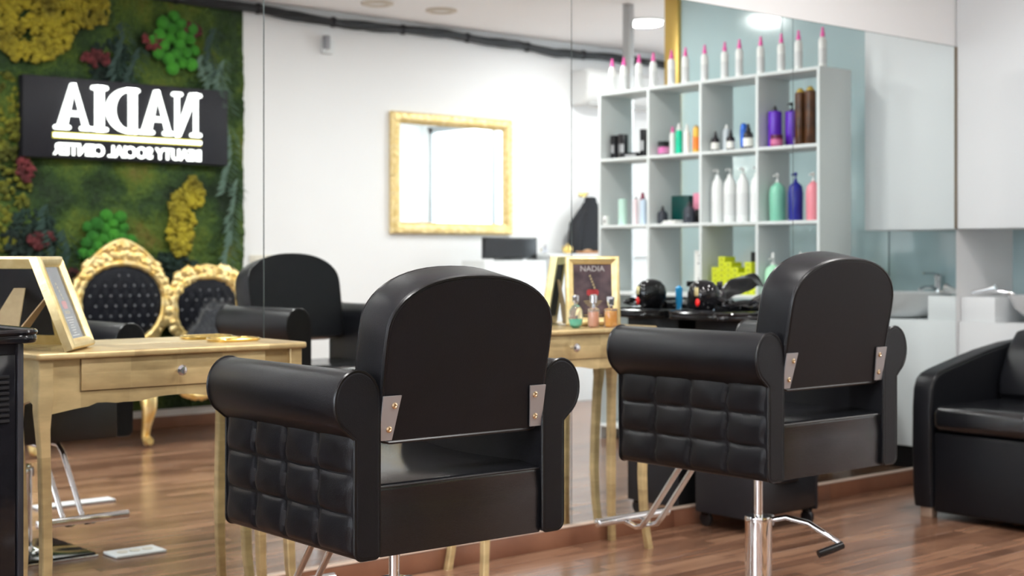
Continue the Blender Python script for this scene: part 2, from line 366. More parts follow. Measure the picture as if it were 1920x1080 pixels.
# ================================================================== SALON CHAIRS
def arc(cx, cz, rx, rz, a0, a1, n):
    return [(cx+rx*math.cos(math.radians(a0+(a1-a0)*k/n)), cz+rz*math.sin(math.radians(a0+(a1-a0)*k/n))) for k in range(n+1)]
def salon_chair(label, loc, zb, rz=0.0):
    t = thing('salon_chair', label, 'chair', loc, rz, 'salon chairs facing the mirror')
    MB().box(-0.20, 0.20, -0.20, 0.20, 0.006, 0.016, 0.003).build('base_plate', black_gloss, t)
    MB().box(-0.207, 0.207, -0.207, 0.207, 0.0, 0.0075, 0.002).build('base_trim', chrome, t)
    MB().lathe([(0.080, 0.016), (0.078, 0.024), (0.050, 0.030), (0.0405, 0.036), (0.0405, 0.304), (0.0415, 0.314), (0.040, 0.321), (0.020, 0.323)], seg=28).build('pump_cylinder', chrome, t)
    MB().lathe([(0.0135, 0.322), (0.0135, zb-0.004)], seg=18).build('piston', chrome, t)
    MB().box(-0.10, 0.10, -0.10, 0.10, zb-0.022, zb-0.003, 0.004).build('seat_mount', black_matte, t)
    lv = MB().tube([(0.03, -0.015, 0.305), (0.055, -0.06, 0.318), (0.085, -0.12, 0.305), (0.11, -0.185, 0.268), (0.122, -0.215, 0.250)], [0.009, 0.009, 0.009, 0.008, 0.008], 10).build('pump_lever', chrome, t)
    MB().tube([(0.122, -0.217, 0.250), (0.090, -0.204, 0.240), (0.048, -0.186, 0.228)], [0.011, 0.012, 0.0115], 12).build('lever_grip', black_plastic, lv)
    MB().box(0.012, 0.05, -0.022, 0.006, 0.288, 0.322, 0.004).build('lever_hub', steel, lv)
    # footrest
    fr = MB(); fz = zb-0.239
    for sx in (-0.035, 0.035):
        fr.tube([(sx, 0.12, zb-0.012), (sx, 0.25, zb-0.015), (sx, 0.285, zb-0.04), (sx, 0.43, fz+0.012), (sx, 0.455, fz-0.015), (sx, 0.48, fz-0.021), (sx, 0.53, fz-0.010)], 0.0095, 12)
    fr.tube([(-0.035, 0.47, fz-0.019), (0.035, 0.47, fz-0.019)], 0.006, 8)
    f = fr.build('footrest', chrome, t)
    MB().tube([(-0.165, 0.53, fz), (-0.163, 0.53, fz), (0.163, 0.53, fz), (0.165, 0.53, fz)], [0.011, 0.0145, 0.0145, 0.011], 14).build('footrest_bar', chrome, f)
    # seat box with cushion top
    so = [(-0.274, 0.0), (-0.276, 0.10), (-0.274, 0.143)]+arc(-0.262, 0.145, 0.013, 0.013, 170, 95, 4)+[(-0.2, 0.164), (-0.08, 0.160), (0.06, 0.160), (0.2, 0.169), (0.27, 0.166)]+arc(0.285, 0.138, 0.026, 0.026, 80, 0, 4)+[(0.311, 0.02), (0.305, 0.0)]
    se = MB().prism(so, lambda u, v, d: (d, u, zb+v), -0.2325, 0.2325, 0.006, 2).build('seat', leather_seat, t)
    MB().tube([(-0.228, -0.2735, zb+0.152), (-0.12, -0.274, zb+0.1525), (0.12, -0.274, zb+0.1525), (0.228, -0.2735, zb+0.152)], 0.0022, 6).build('seam', piping_m, se)
    # armrests
    for s in (-1, 1):
        ol = arc(0.2445, 0.012, 0.012, 0.012, 180, 270, 5)+arc(0.277, 0.020, 0.020, 0.020, 270, 360, 6)+[(0.297, 0.10), (0.297, 0.18), (0.297, 0.262)]
        ol += arc(0.2908, 0.341, 0.0583, 0.069, -62, 180, 24)+[(0.2325, 0.26), (0.2325, 0.12)]
        am = MB().prism(ol, lambda u, v, d: (s*u, d, zb+v), -0.284, 0.296, 0.007, 3).build('armrest', leather, t, sharp=33)
        for yy in (-0.2805, 0.2925):
            MB().tube([(s*(u-(u-0.2905)*0.03), yy, zb+0.002+(v-0.0)*0.993) for u, v in ol], 0.0042, 6, closed=True).build('piping', piping_m, am)
        def q(u, v):
            f = abs(math.sin(PI*4*u))**0.26*abs(math.sin(PI*3*v))**0.42
            sag = 0.0035*math.sin(PI*3*v)*math.sin(PI*4*u)
            nz = 0.003*noise.noise(Vector((u*9+s, v*7, zb*3)))
            return (s*(0.2955+0.0120*f+nz*f), -0.272+0.556*u+0.004*math.sin(PI*6*v), zb+0.012+0.262*v-0.006*abs(math.sin(PI*4*u))*(1-abs(math.cos(PI*v)))+sag)
        MB().grid(56, 42, q).build('quilted_panel', leather, am, sharp=75)
    # backrest
    th = math.radians(10.5); ct, sn = math.cos(th), math.sin(th)
    bo = [(-0.205, 0.0), (0.205, 0.0), (0.218, 0.0035), (0.2265, 0.012), (0.2305, 0.026), (0.2335, 0.10), (0.236, 0.19), (0.2365, 0.235)]
    bo += [(0.236*math.copysign(abs(math.cos(a))**0.87, math.cos(a)), 0.248+0.130*abs(math.sin(a))**0.93) for a in [PI*k/26 for k in range(1, 26)]]
    bo += [(-0.2365, 0.235), (-0.236, 0.19), (-0.2335, 0.10), (-0.2305, 0.026), (-0.2265, 0.012), (-0.218, 0.0035)]
    z0 = zb+0.243
    def bf(u, v, d): return (u, -0.268+d*ct-v*sn, z0+v*ct+d*sn)
    bk = MB().prism(bo, bf, 0.0, 0.112, 0.010, 3).build('backrest', leather, t)
    for d in (0.0025, 0.1095):
        MB().tube([bf(u*0.980, 0.004+v*0.978, d) for u, v in bo], 0.0044, 6, closed=True).build('piping', piping_m, bk)
    for s in (-1, 1):
        pl = [(s*0.2318, 0.012), (s*0.198, 0.012), (s*0.184, 0.112), (s*0.2318, 0.112)]
        b = MB().prism(pl, bf, -0.0065, -0.003, 0.0).build('bracket', steel, bk)
        for (u, v) in ((s*0.209, 0.037), (s*0.201, 0.090)):
            c = bf(u, v, -0.0065)
            m = MB(); m.M = Matrix.Translation(Vector(c)) @ Matrix.Rotation(math.radians(90)+th*0, 4, 'X')
            m.lathe([(0.0075, 0), (0.0072, 0.002), (0.004, 0.0035), (0.0025, 0.002), (0.001, 0.002)], seg=12)
            m.build('screw', mat('brass_screw', (0.65, 0.5, 0.33), 0.25, 1.0), b)
    return t
salon_chair('black quilted salon chair in front, nearest the camera, showing its bracketed back', (2.022, 2.814, 0), 0.4455, math.radians(-1.0))
salon_chair('black quilted salon chair further right, on chrome pump column beside the wash chair', (3.344, 2.780, 0), 0.4823, 0.0)

# ================================================================== CONSOLE DESKS
def console(label, x0):
    t = thing('console_desk', label, 'desk', (x0+0.425, 3.735, 0), 0, 'gold console desks against the mirror')
    W, D, H = 0.425, 0.25, 0.84; ap = H-0.019
    o = [(-W, 0.004), (-W+0.010, -0.004), (W-0.010, -0.004), (W, 0.004), (W, D), (-W, D)]
    MB().prism(o, lambda u, v, d: (u, v, d), H-0.019, H, 0.006, 3).build('tabletop', gold_leaf, t)
    def scallop(w, n=28):
        top = [(-w, ap), (w, ap)]; lo = []
        for k in range(n+1):
            a = k/n; x = w-2*w*a; q = abs(x)/w
            z = ap-0.118-0.020*(0.5-0.5*math.cos(PI*min(1, q*1.15)))-(0.012*max(0, (q-0.80)/0.20))
            z += 0.010*math.exp(-((q-0.62)/0.07)**2)-0.006*math.exp(-((q-0.30)/0.10)**2)
            lo.append((x, z))
        return top+lo
    MB().prism(scallop(W-0.05), lambda u, v, d: (u, d, v), 0.026, 0.044).build('front_apron', gold_leaf, t)
    MB().box(-W+0.05, W-0.05, D-0.025, D-0.01, ap-0.10, ap).build('back_apron', gold_leaf, t)
    for s in (-1, 1):
        MB().prism([(0.05, ap), (D-0.03, ap), (D-0.03, ap-0.15), (D-0.06, ap-0.135), (D/2, ap-0.12), (0.08, ap-0.135), (0.05, ap-0.15)], lambda u, v, d: (d, u, v), s*(W-0.030), s*(W-0.045)).build('side_apron', gold_leaf, t)
    dr = MB().box(-0.290, 0.290, 0.0195, 0.034, ap-0.090, ap-0.002, 0.0015).build('drawer', gold_leaf, t)
    MB().box(-0.2925, 0.2925, 0.0245, 0.0262, ap-0.0925, ap-0.0002).build('drawer_gap', mat('dark_gold_gap', (0.16, 0.11, 0.05), 0.6), t)
    kb = MB(); kb.lathe([(0.005, 0), (0.005, -0.014), (0.008, -0.016), (0.015, -0.024), (0.016, -0.030), (0.010, -0.037), (0.003, -0.038)], c=(0, 0.0195, ap-0.046), seg=10, axis='y')
    kb.build('knob', crystal, dr, sharp=10)
    # cabriole legs: swept square section
    for sx in (-1, 1):
        for sy in (0, 1):
            cx = sx*(W-0.032); cy = 0.032 if sy == 0 else D-0.034; oy = -1 if sy == 0 else 1
            prof = [(ap, 0.042, 0.000), (ap-0.06, 0.042, 0.000), (ap-0.10, 0.044, 0.001), (ap-0.14, 0.040, 0.005), (ap-0.19, 0.033, 0.004), (ap-0.25, 0.029, -0.001), (0.42, 0.029, -0.007), (0.28, 0.029, -0.010), (0.15, 0.027, -0.006), (0.06, 0.025, 0.002), (0.0, 0.026, 0.010)]
            m = MB(); rings = []
            for z, wd, of in prof:
                h = wd/2; c = (cx+sx*of*1.0, cy+oy*of*0.8); b = 0.003
                rings.append([m.V((c[0]+dx, c[1]+dy, z)) for dx, dy in ((-h+b, -h), (h-b, -h), (h, -h+b), (h, h-b), (h-b, h), (-h+b, h), (-h, h-b), (-h, -h+b))])
            for A, B in zip(rings, rings[1:]):
                for k in range(8): m.bm.faces.new((A[k], A[(k+1) % 8], B[(k+1) % 8], B[k]))
            m.bm.faces.new(rings[0]); m.bm.faces.new(rings[-1])
            m.build('leg', gold_leaf, t, sharp=30)
    return t
console('champagne gold console desk at left with photo frame and gold trays on it', 1.505)
console('champagne gold console desk behind the front chair, with perfume bottles on it', 3.055)

# gold trays on the left desk
def tray(label, loc, rz):
    t = thing('gold_tray', label, 'tray', loc, rz, 'small gold trays on the desk')
    o = [(0.075*math.copysign(abs(math.cos(a))**0.5, math.cos(a)), 0.045*math.copysign(abs(math.sin(a))**0.5, math.sin(a))) for a in [2*PI*k/32 for k in range(32)]]
    MB().prism(o, lambda u, v, d: (u, v, d), 0.0, 0.003).build('plate', gold_bright, t)
    MB().tube([(u*1.03, v*1.04, 0.007) for u, v in o], 0.0045, 8, closed=True).build('rim', gold_bright, t)
tray('small shiny gold tray near the right end of the left desk', (2.195, 3.905, 0.8405), 0.0)

# picture frames with printed cards
def photo_frame(label, loc, rz, W, H, tilt, kind):
    t = thing('photo_frame', label, 'picture frame', loc, rz, 'gold easel frames on the desks')
    R = Matrix.Rotation(-tilt, 4, 'X')    # frame stands facing -y, top leaning to +y
    bw = 0.030
    def mk():
        m = MB(); m.M = R; return m
    m = mk()
    outer = [(-W/2, 0), (W/2, 0), (W/2, H), (-W/2, H)]
    def ring(ins, d): return [m.V((u+(ins if u < 0 else -ins), d, v+(ins if v < H/2 else -ins))) for u, v in outer]
    rr = [ring(0, 0.022), ring(0, 0.0), ring(0.004, -0.006), ring(0.012, -0.008), ring(bw-0.006, -0.002), ring(bw, 0.004), ring(bw, 0.022)]
    for A, B in zip(rr, rr[1:]+rr[:1]):
        for k in range(4): m.bm.faces.new((A[k], A[(k+1) % 4], B[(k+1) % 4], B[k]))
    m.build('frame', gold_frame, t, sharp=25)
    mk().box(-W/2+bw-0.002, W/2-bw+0.002, 0.012, 0.018, bw-0.002, H-bw+0.002).build('back_board', black_matte, t)
    card = mk().box(-W/2+bw, W/2-bw, 0.008, 0.0112, bw, H-bw).build('card', mat('dark_card', (0.055, 0.045, 0.055), 0.6, var=(14, (0.22, 0.15, 0.17), 0.16), spec=0.2) if kind == 2 else mat('slate_card', (0.05, 0.055, 0.07), 0.65, var=(9, (0.12, 0.13, 0.16)), spec=0.2), t)
    gp = mat('gold_print', (0.62, 0.5, 0.25), 0.5); wp = mat('white_print', (0.8, 0.8, 0.8), 0.5); rp = mat('red_print', (0.65, 0.05, 0.06), 0.5)
    B = R @ Matrix.Translation((0, 0.0074, 0)) @ Matrix.Rotation(PI/2, 4, 'X')
    iw = W-2*bw
    text_mesh('title_print', 'NADIA', 0.030, wp if kind == 2 else gp, card, B @ Matrix.Translation((0, H-bw-0.027, 0) if kind == 2 else (0, bw+0.072, 0)) @ (Matrix.Scale(1.0, 4) if kind == 2 else Matrix.Scale(0.5, 4)))
    m = mk(); zc = H*0.50
    for k in range(7):
        a = 2*PI*k/7; m.box(0.006*math.cos(a)-0.017, 0.006*math.cos(a)+0.017, 0.0070, 0.0078, zc-0.008+0.007*math.sin(a)-0.004, zc-0.008+0.007*math.sin(a)+0.006, 0.0002, 1)
    m.build('flower_print', rp, card)
    m = mk()
    for k in range(5): m.box(-0.012+0.004*k, -0.006+0.004*k, 0.0070, 0.0076, zc+0.052-0.011*k, zc+0.060-0.011*k)
    m.build('stem_print', gp, card)
    m = mk()
    for k in range(8):
        hw = (0.034, 0.030, 0.022, 0.014, 0.020, 0.016, 0.012, 0.034)[k]
        m.box(-hw, hw, 0.0070, 0.0076, bw+0.060-0.0075*k, bw+0.0625-0.0075*k)
    m.build('small_print', wp if kind == 1 else gp, card)
    # pane and easel strut
    mk().box(-W/2+bw, W/2-bw, 0.0045, 0.0055, bw, H-bw).build('pane', mat('thin_pane', (1, 1, 1), 0.02, trans=1.0, ior=1.22), t)
    e0 = R @ Vector((0, 0.018, H*0.66))
    yb = e0.y+(0.12 if kind == 1 else 0.03)
    m = MB(); hw = 0.045
    m.prism([(e0.y, e0.z), (e0.y+0.004, e0.z), (yb+0.004, 0.0), (yb-0.055, 0.0)], lambda u, v, d: (d, u, v), -0.002, 0.002)
    m = MB(); m.prism([(-0.018, 1.0), (0.018, 1.0), (0.058, 0.0), (-0.058, 0.0)], lambda u, v, d: (u, e0.y*v+yb*(1-v)+d, e0.z*v), 0.0, 0.004)
    m.build('easel_strut', cork, t)
    return t
n1 = math.atan2(-0.62, 0.78)+PI/2   # frame facing +x, slightly toward the room
photo_frame('gold easel photo frame with dark card and red flower, at left end of left desk', (1.672, 3.815, 0.848), n1, 0.225, 0.272, math.radians(21), 1)
n2 = math.atan2(-0.80, -0.60)+PI/2
photo_frame('gold easel photo frame with purple-brown card, behind the perfume bottles on the right desk', (3.688, 3.858, 0.8450), n2, 0.205, 0.262, math.radians(9), 2)

# perfume bottles
def perfume(label, loc, kind):
    t = thing('perfume_bottle', label, 'perfume bottle', loc, 0.4, 'perfume bottles on the right desk'); t.scale = (1.32, 1.15, 1.25)
    liq = [mat('teal_liquid', (0.10, 0.70, 0.52), 0.05, trans=0.12), mat('rose_liquid', (0.90, 0.42, 0.28), 0.05, trans=0.12), mat('amber_liquid', (1.0, 0.42, 0.0), 0.05, trans=0.12)][kind]
    g = mat('perfume_glass', (0.92, 0.97, 0.96), 0.04, trans=0.92)
    if kind == 0:
        MB().lathe([(0.014, 0), (0.026, 0.006), (0.033, 0.028), (0.031, 0.050), (0.018, 0.064), (0.008, 0.068), (0.008, 0.074)], seg=20, sy=0.6).build('bottle', g, t)
        MB().lathe([(0.012, 0.004), (0.024, 0.009), (0.029, 0.024), (0.029, 0.027), (0.003, 0.027)], seg=20, sy=0.55).build('liquid', liq, t)
        MB().lathe([(0.010, 0.074), (0.011, 0.080), (0.011, 0.094), (0.006, 0.097)], seg=14).build('stopper', crystal, t)
    elif kind == 1:
        MB().box(-0.021, 0.021, -0.012, 0.012, 0, 0.058, 0.006, 3).build('bottle', g, t)
        MB().box(-0.018, 0.018, -0.009, 0.009, 0.004, 0.046, 0.004, 2).build('liquid', liq, t)
        MB().lathe([(0.006, 0.057), (0.006, 0.070), (0.012, 0.073), (0.012, 0.094), (0.008, 0.098)], seg=14).build('stopper', crystal, t)
    else:
        MB().box(-0.026, 0.026, -0.013, 0.013, 0, 0.056, 0.005, 3).build('bottle', g, t)
        MB().box(-0.023, 0.023, -0.010, 0.010, 0.004, 0.048, 0.004, 2).build('liquid', liq, t)
        MB().lathe([(0.007, 0.055), (0.007, 0.062), (0.010, 0.064), (0.012, 0.088), (0.011, 0.091)], seg=6).build('stopper', crystal, t)
perfume('round clear perfume bottle with teal liquid at the bottom, leftmost of three', (3.562, 3.820, 0.8405), 0)
perfume('rose coloured perfume bottle between the teal and amber ones', (3.628, 3.795, 0.8405), 1)
perfume('square amber yellow perfume bottle, in front of the photo frame', (3.690, 3.768, 0.8405), 2)

# ================================================================== TROLLEYS
def trolley(label, loc, w, d, H, vents=False, ext=0.0):
    t = thing('salon_trolley', label, 'trolley', loc, 0, 'black salon trolleys')
    MB().box(-w/2+0.01, w/2-0.01, -d/2+0.014, d/2, 0.065, H-0.035, 0.004).build('body', black_matte, t)
    for s in (-1, 1):
        MB().box(s*(w/2)-0.016*(s > 0), s*(w/2)+0.016*(s < 0), -d/2, d/2, 0.06, H-0.03, 0.005).build('side_post', black_matte, t)
    n = 5; hh = (H-0.14)/n
    if vents:
        MB().box(-w/2+0.02, w/2-0.02, -d/2+0.004, -d/2+0.014, 0.075, H-0.06, 0.002).build('door', black_gloss, t)
    for k in range(0 if vents else n):
        dr = MB().box(-w/2+0.02, w/2-0.02, -d/2, -d/2+0.014, 0.075+k*hh, 0.075+(k+1)*hh-0.008, 0.003).build('drawer', black_plastic, t)
        MB().box(-0.07, 0.07, -d/2-0.012, -d/2, 0.075+(k+1)*hh-0.03, 0.075+(k+1)*hh-0.018, 0.003).build('handle', black_gloss, dr)
    if vents:
        for k in range(9):
            MB().box(-w/2+0.04, w/2-0.035, -d/2+0.0, -d/2+0.0045, H-0.22+k*0.013, H-0.213+k*0.013, 0.001, 1).build('vent_slat', black_plastic, t)
    # top tray: rounded lip
    W2, D2 = w/2+0.045+ext/2, d/2+0.035
    o = [(-ext/2+W2*math.copysign(abs(math.cos(a))**0.35, math.cos(a)), D2*math.copysign(abs(math.sin(a))**0.35, math.sin(a))) for a in [2*PI*k/48 for k in range(48)]]
    tr = MB().prism(o, lambda u, v, dd: (u, v, dd), H-0.035, H-0.012, 0.008, 2).build('top_tray', black_gloss, t)
    MB().tube([(-ext/2+(u+ext/2)*0.985, v*0.985, H-0.008) for u, v in o], 0.007, 8, closed=True).build('rim', black_gloss, tr)
    for sx in (-1, 1):
        for sy in (-1, 1):
            c = MB().lathe([(0.027, -0.009), (0.030, -0.006), (0.030, 0.006), (0.027, 0.009)], c=(sx*(w/2-0.035), sy*(d/2-0.03), 0.030), seg=16, axis='x').build('caster', black_plastic, t)
            MB().box(sx*(w/2-0.035)-0.014, sx*(w/2-0.035)+0.014, sy*(d/2-0.03)-0.018, sy*(d/2-0.03)+0.018, 0.045, 0.066, 0.004).build('caster_bracket', black_gloss, c)
    return t
trolley('black trolley standing by the mirror beyond the right chair, hair dryers on top', (4.555, 3.795, 0), 0.42, 0.30, 0.885, ext=0.13)
trolley('black trolley with side vents at the far left, partly before the left desk', (1.108, 3.48, 0), 0.40, 0.32, 0.93, True)
# block on the left trolley
bx = thing('tool_box', 'small black tool box on top of the far left trolley', 'box', (1.13, 3.54, 0.938))
MB().box(-0.16, 0.16, -0.05, 0.05, 0, 0.045, 0.006).build('body', black_plastic, bx)
MB().box(-0.165, 0.165, -0.055, 0.055, 0.045, 0.055, 0.003).build('lid', black_gloss, bx)

def hairdryer(label, loc, rz):
    t = thing('hair_dryer', label, 'hair dryer', loc, rz, 'black hair dryers on the trolley')
    MB().lathe([(0.030, 0.0), (0.036, 0.006), (0.050, 0.022), (0.062, 0.050), (0.064, 0.075), (0.057, 0.102), (0.040, 0.120), (0.018, 0.128), (0.003, 0.130)], seg=28).build('barrel', black_gloss, t)
    MB().lathe([(0.034, -0.002), (0.038, 0.0), (0.038, 0.008), (0.034, 0.010)], seg=24).build('nozzle', black_matte, t)
    h = MB().tube([(0.045, -0.01, 0.055), (0.075, -0.025, 0.040), (0.115, -0.035, 0.022), (0.160, -0.040, 0.018)], [0.020, 0.018, 0.017, 0.014], 12).build('handle', black_gloss, t)
    MB().tube([(0.158, -0.040, 0.018), (0.175, -0.043, 0.014)], [0.009, 0.004], 8).build('cord_end', black_matte, h)
    MB().ball((-0.058, -0.020, 0.040), 0.011, 2, (0.6, 1.0, 1.5)).build('switch', mat('red_switch', (0.75, 0.02, 0.02), 0.2), t)
    MB().box(-0.0645, -0.056, -0.026, -0.008, 0.066, 0.100, 0.003).build('label_plate', mat('gold_label', (0.75, 0.65, 0.35), 0.3, 0.6), t)
hairdryer('glossy black dome hair dryer with red switch at the left of the trolley tray', (4.285, 3.845, 0.879), 0.0)
def clutter_tube(name, label, cat, pts, r, m, seg=8):
    return tag(MB().tube(pts, r, seg).build(name, m), label, cat)
pts = []
for k in range(64):
    a = k/63*2*PI*2.6; rr = 0.10+0.02*math.sin(a*0.7)
    pts.append((4.37+rr*1.0*math.cos(a), 3.72+rr*0.42*math.sin(a), 0.893+0.012*abs(math.sin(a*1.3))+0.0012*k*0.3))
clutter_tube('power_cord', 'looped glossy black power cord in front of hair dryer on trolley', 'cord', pts, 0.0042, black_gloss)
fi = thing('hair_straightener', 'black hair straightener lying across the trolley tray front', 'hair straightener', (4.58, 3.675, 0.888), -0.10)
MB().box(-0.12, 0.12, -0.014, 0.014, 0.0, 0.016, 0.006).build('arm', black_gloss, fi)
MB().box(-0.12, 0.12, -0.014, 0.014, 0.022, 0.036, 0.006).build('arm', black_gloss, fi)
MB().box(-0.10, 0.0, -0.010, 0.010, 0.016, 0.022, 0.001).build('plates', steel, fi)
bw_ = thing('tint_bowl_tray', 'shallow black cape and tray piled at the right of the trolley', 'tray', (4.735, 3.84, 0.884), -0.02)
MB().grid(30, 16, lambda u, v: ((u-0.5)*0.42, (v-0.5)*0.18, 0.012+0.125*min(1, u*1.25)**1.3*(1-1.2*abs(v-0.5)**1.5)+0.012*math.sin(u*17)*math.sin(v*9)+0.01*noise.noise(Vector((u*7, v*5, 2))))).build('cape', black_gloss, bw_, sharp=80)
MB().box(-0.19, 0.085, -0.085, 0.085, 0.0, 0.010, 0.004).build('tray', black_gloss, bw_)
sb = thing('water_sprayer', 'small glossy black sprayer bottle standing at back of trolley', 'spray bottle', (4.465, 3.915, 0.881), 0.5)
MB().lathe([(0.022, 0), (0.025, 0.01), (0.024, 0.07), (0.012, 0.085), (0.010, 0.095)], seg=16).build('bottle', black_gloss, sb)
MB().box(-0.028, 0.014, -0.009, 0.009, 0.095, 0.118, 0.004).build('spray_head', black_plastic, sb)
sb = thing('blue_tube', 'small blue tube standing on the trolley behind the cords', 'tube', (4.395, 3.90, 0.881), 0)
MB().lathe([(0.012, 0), (0.013, 0.02), (0.016, 0.03), (0.017, 0.09), (0.003, 0.10)], seg=14, sy=0.8).build('body', mat('cyan_blue', (0.02, 0.30, 0.62), 0.3), sb)
MB().lathe([(0.010, -0.001), (0.010, 0.018)], seg=12).build('cap', white_lacquer, sb)

# ================================================================== WASH CHAIR (right)
wc = thing('wash_chair', 'black padded backwash armchair at the far right in front of the white counter', 'armchair', (5.21, 2.855, 0))
# local: x back, y towards mirror; width 0.64
for s, y0 in ((1, 0.545), (-1, 0.0)):
    pr = [(0.012, 0.045), (0.0, 0.10), (-0.008, 0.30), (-0.006, 0.46), (0.002, 0.545), (0.022, 0.588), (0.05, 0.607), (0.10, 0.622), (0.25, 0.652), (0.45, 0.690), (0.65, 0.716), (0.74, 0.722)]
    xe = 0.865 if s > 0 else 0.785
    pr += [(xe-0.02, 0.728), (xe, 0.70), (xe, 0.30), (xe-0.025, 0.045)]
    a = MB().prism(pr, lambda u, v, d: (u, d, v), y0, y0+0.095, 0.014, 3).build('armrest', leather, wc)
    MB().tube([(u+0.002, y0+(0.006 if s > 0 else 0.089), v) for u, v in pr[1:12]], 0.003, 6).build('piping', piping_m, a)
    MB().box(0.03, 0.075, y0+0.02, y0+0.075, 0.0, 0.046, 0.003).build('foot', mat('beige_foot', (0.42, 0.30, 0.22), 0.4, 0.3), wc)
    MB().box(0.76, 0.80, y0+0.02, y0+0.075, 0.0, 0.046, 0.003).build('foot', mat('beige_foot', (0, 0, 0)), wc)
MB().box(0.010, 0.785, 0.0955, 0.5445, 0.03, 0.365, 0.012, 3).build('seat_base', leather, wc)
MB().box(-0.012, 0.60, 0.097, 0.543, 0.370, 0.478, 0.035, 5).build('seat_cushion', leather_seat, wc)
m = MB(); bpr = [(0.53, 0.44), (0.49, 0.50), (0.50, 0.58), (0.56, 0.69), (0.64, 0.77), (0.72, 0.78), (0.78, 0.74), (0.785, 0.46)]
m.prism(bpr, lambda u, v, d: (u, d, v), 0.10, 0.54, 0.03, 4).build('backrest', leather, wc)

# ================================================================== PRODUCT SHELF
sx0, sx1 = 6.0, 6.27
DIV = [1.756, 2.164, 2.572, 2.980, 3.389]; ZB = [0.093, 0.493, 0.893, 1.293, 1.693, 2.093]
shf = thing('cube_shelf', 'tall open white cube shelf holding hair products, seen in the mirror', 'shelf', (sx0, 1.756, 0))
T = 0.018
for k, yy in enumerate(DIV):
    MB().box(0, 0.27, yy-1.756-T/2, yy-1.756+T/2, 0.0 if k in (0, 4) else ZB[0], ZB[5], 0.001).build('upright', white_lam, shf)
for z in ZB:
    MB().box(0.0006, 0.2694, -T/2+0.001, 1.633+T/2-0.001, z-T, z, 0.001).build('shelf_board', white_lam, shf)
SH = {0: ZB[5], 1: ZB[4], 2: ZB[3], 3: ZB[2], 4: ZB[1]}
def put(x, y, rowi): return (x, y, SH[rowi]+0.0005)

wp_ = mat('white_bottle', (0.82, 0.82, 0.80), 0.3); pk = mat('pink_cap', (0.80, 0.10, 0.38), 0.3)
def round_bottle(name, label, cat, loc, h, r, body, cap, capf=0.2, shoulder=0.12, neck=0.45, group=None, taper=1.0, rz=0.0, pump=False, band=None):
    t = thing(name, label, cat, loc, rz, group)
    hb = h*(1-capf); 
    MB().lathe([(r*0.92, 0), (r, 0.006), (r*taper, hb*(1-shoulder)), (r*taper*0.86, hb*(1-shoulder*0.4)), (r*neck, hb), (r*neck*0.8, hb+0.001)], seg=18).build('body', body, t)
    if band:
        MB().lathe([(r*1.012, hb*0.15), (r*1.015, hb*0.16), (r*1.015, hb*0.62), (r*1.012, hb*0.63)], seg=18).build('label_band', band, t)
    if pump:
        c = MB().lathe([(r*neck*0.95, hb), (r*neck*0.95, hb+h*0.05), (0.004, hb+h*0.055), (0.004, hb+h*0.11), (0.009, hb+h*0.115), (0.009, hb+h*capf*0.9), (0.004, hb+h*capf*0.95)], seg=12)
        c.tube([(0, 0, hb+h*0.15), (-0.022, 0, hb+h*0.145), (-0.036, 0, hb+h*0.125)], [0.006, 0.005, 0.004], 8)
        c.build('pump', cap, t)
    else:
        MB().lathe([(r*neck*1.0, hb-0.001), (r*neck*0.98, hb+h*capf*0.3), (r*neck*0.62, hb+h*capf*0.62), (r*neck*0.5, hb+h*capf), (0.001, hb+h*capf)], seg=14).build('cap', cap, t)
    return t
ords = ['first', 'second', 'third', 'fourth', 'fifth', 'sixth', 'seventh', 'eighth', 'ninth', 'tenth', 'eleventh', 'twelfth', 'thirteenth']
tops = [1.724, 1.867, 2.011, 2.121, 2.259, 2.385, 2.524, 2.667, 2.788, 2.932, 3.068, 3.198, 3.348]
sp0 = None
for i, yy in enumerate(tops):
    lb = 'white spray bottle with pink cap, %s from the left in row on shelf top' % ords[i]
    if i == 0: yy = 1.775
    if sp0 is None:
        sp0 = round_bottle('spray_bottle', lb, 'spray bottle', (6.09, yy, SH[0]+0.0005), 0.215, 0.0215, wp_, pk, 0.24, 0.14, 0.55, 'pink capped bottles on the shelf top', band=mat('pale_print', (0.70, 0.70, 0.70), 0.4))
    else: dup(sp0, (6.09+0.01*math.sin(i*2.1), yy, SH[0]+0.0005), lb)
def jar(label, loc, r, h, body, lid, band=None, group=None):
    t = thing('cream_jar', label, 'jar', loc, 0, group)
    MB().lathe([(r*0.95, 0), (r, 0.004), (r, h*0.66), (r*0.9, h*0.68)], seg=20).build('body', body, t)
    MB().lathe([(r*1.02, h*0.68), (r*1.02, h*0.97), (r*0.95, h)], seg=20).build('lid', lid, t)
    if band: MB().lathe([(r*1.01, h*0.12), (r*1.012, h*0.13), (r*1.012, h*0.58), (r*1.01, h*0.59)], seg=20).build('label_band', band, t)
    return t
def carton(label, loc, w, d, h, m, rz=0.0, name='carton', cat='box', group=None, lidm=None, pr=True):
    t = thing(name, label, cat, loc, rz, group)
    MB().box(-d/2, d/2, -w/2, w/2, 0, h*0.82 if lidm else h, 0.0015).build('body', m, t)
    if lidm: MB().box(-d/2-0.001, d/2+0.001, -w/2-0.001, w/2+0.001, h*0.82, h, 0.0015).build('lid', lidm, t)
    elif pr: MB().box(-d/2-0.0006, -d/2, -w/2+0.006, w/2-0.006, h*0.25, h*0.6).build('label_print', mat('grey_print', (0.35, 0.35, 0.36), 0.5), t)
    return t
blk = mat('black_pack', (0.012, 0.012, 0.015), 0.3); dgr = mat('grey_pack', (0.12, 0.11, 0.11), 0.3)
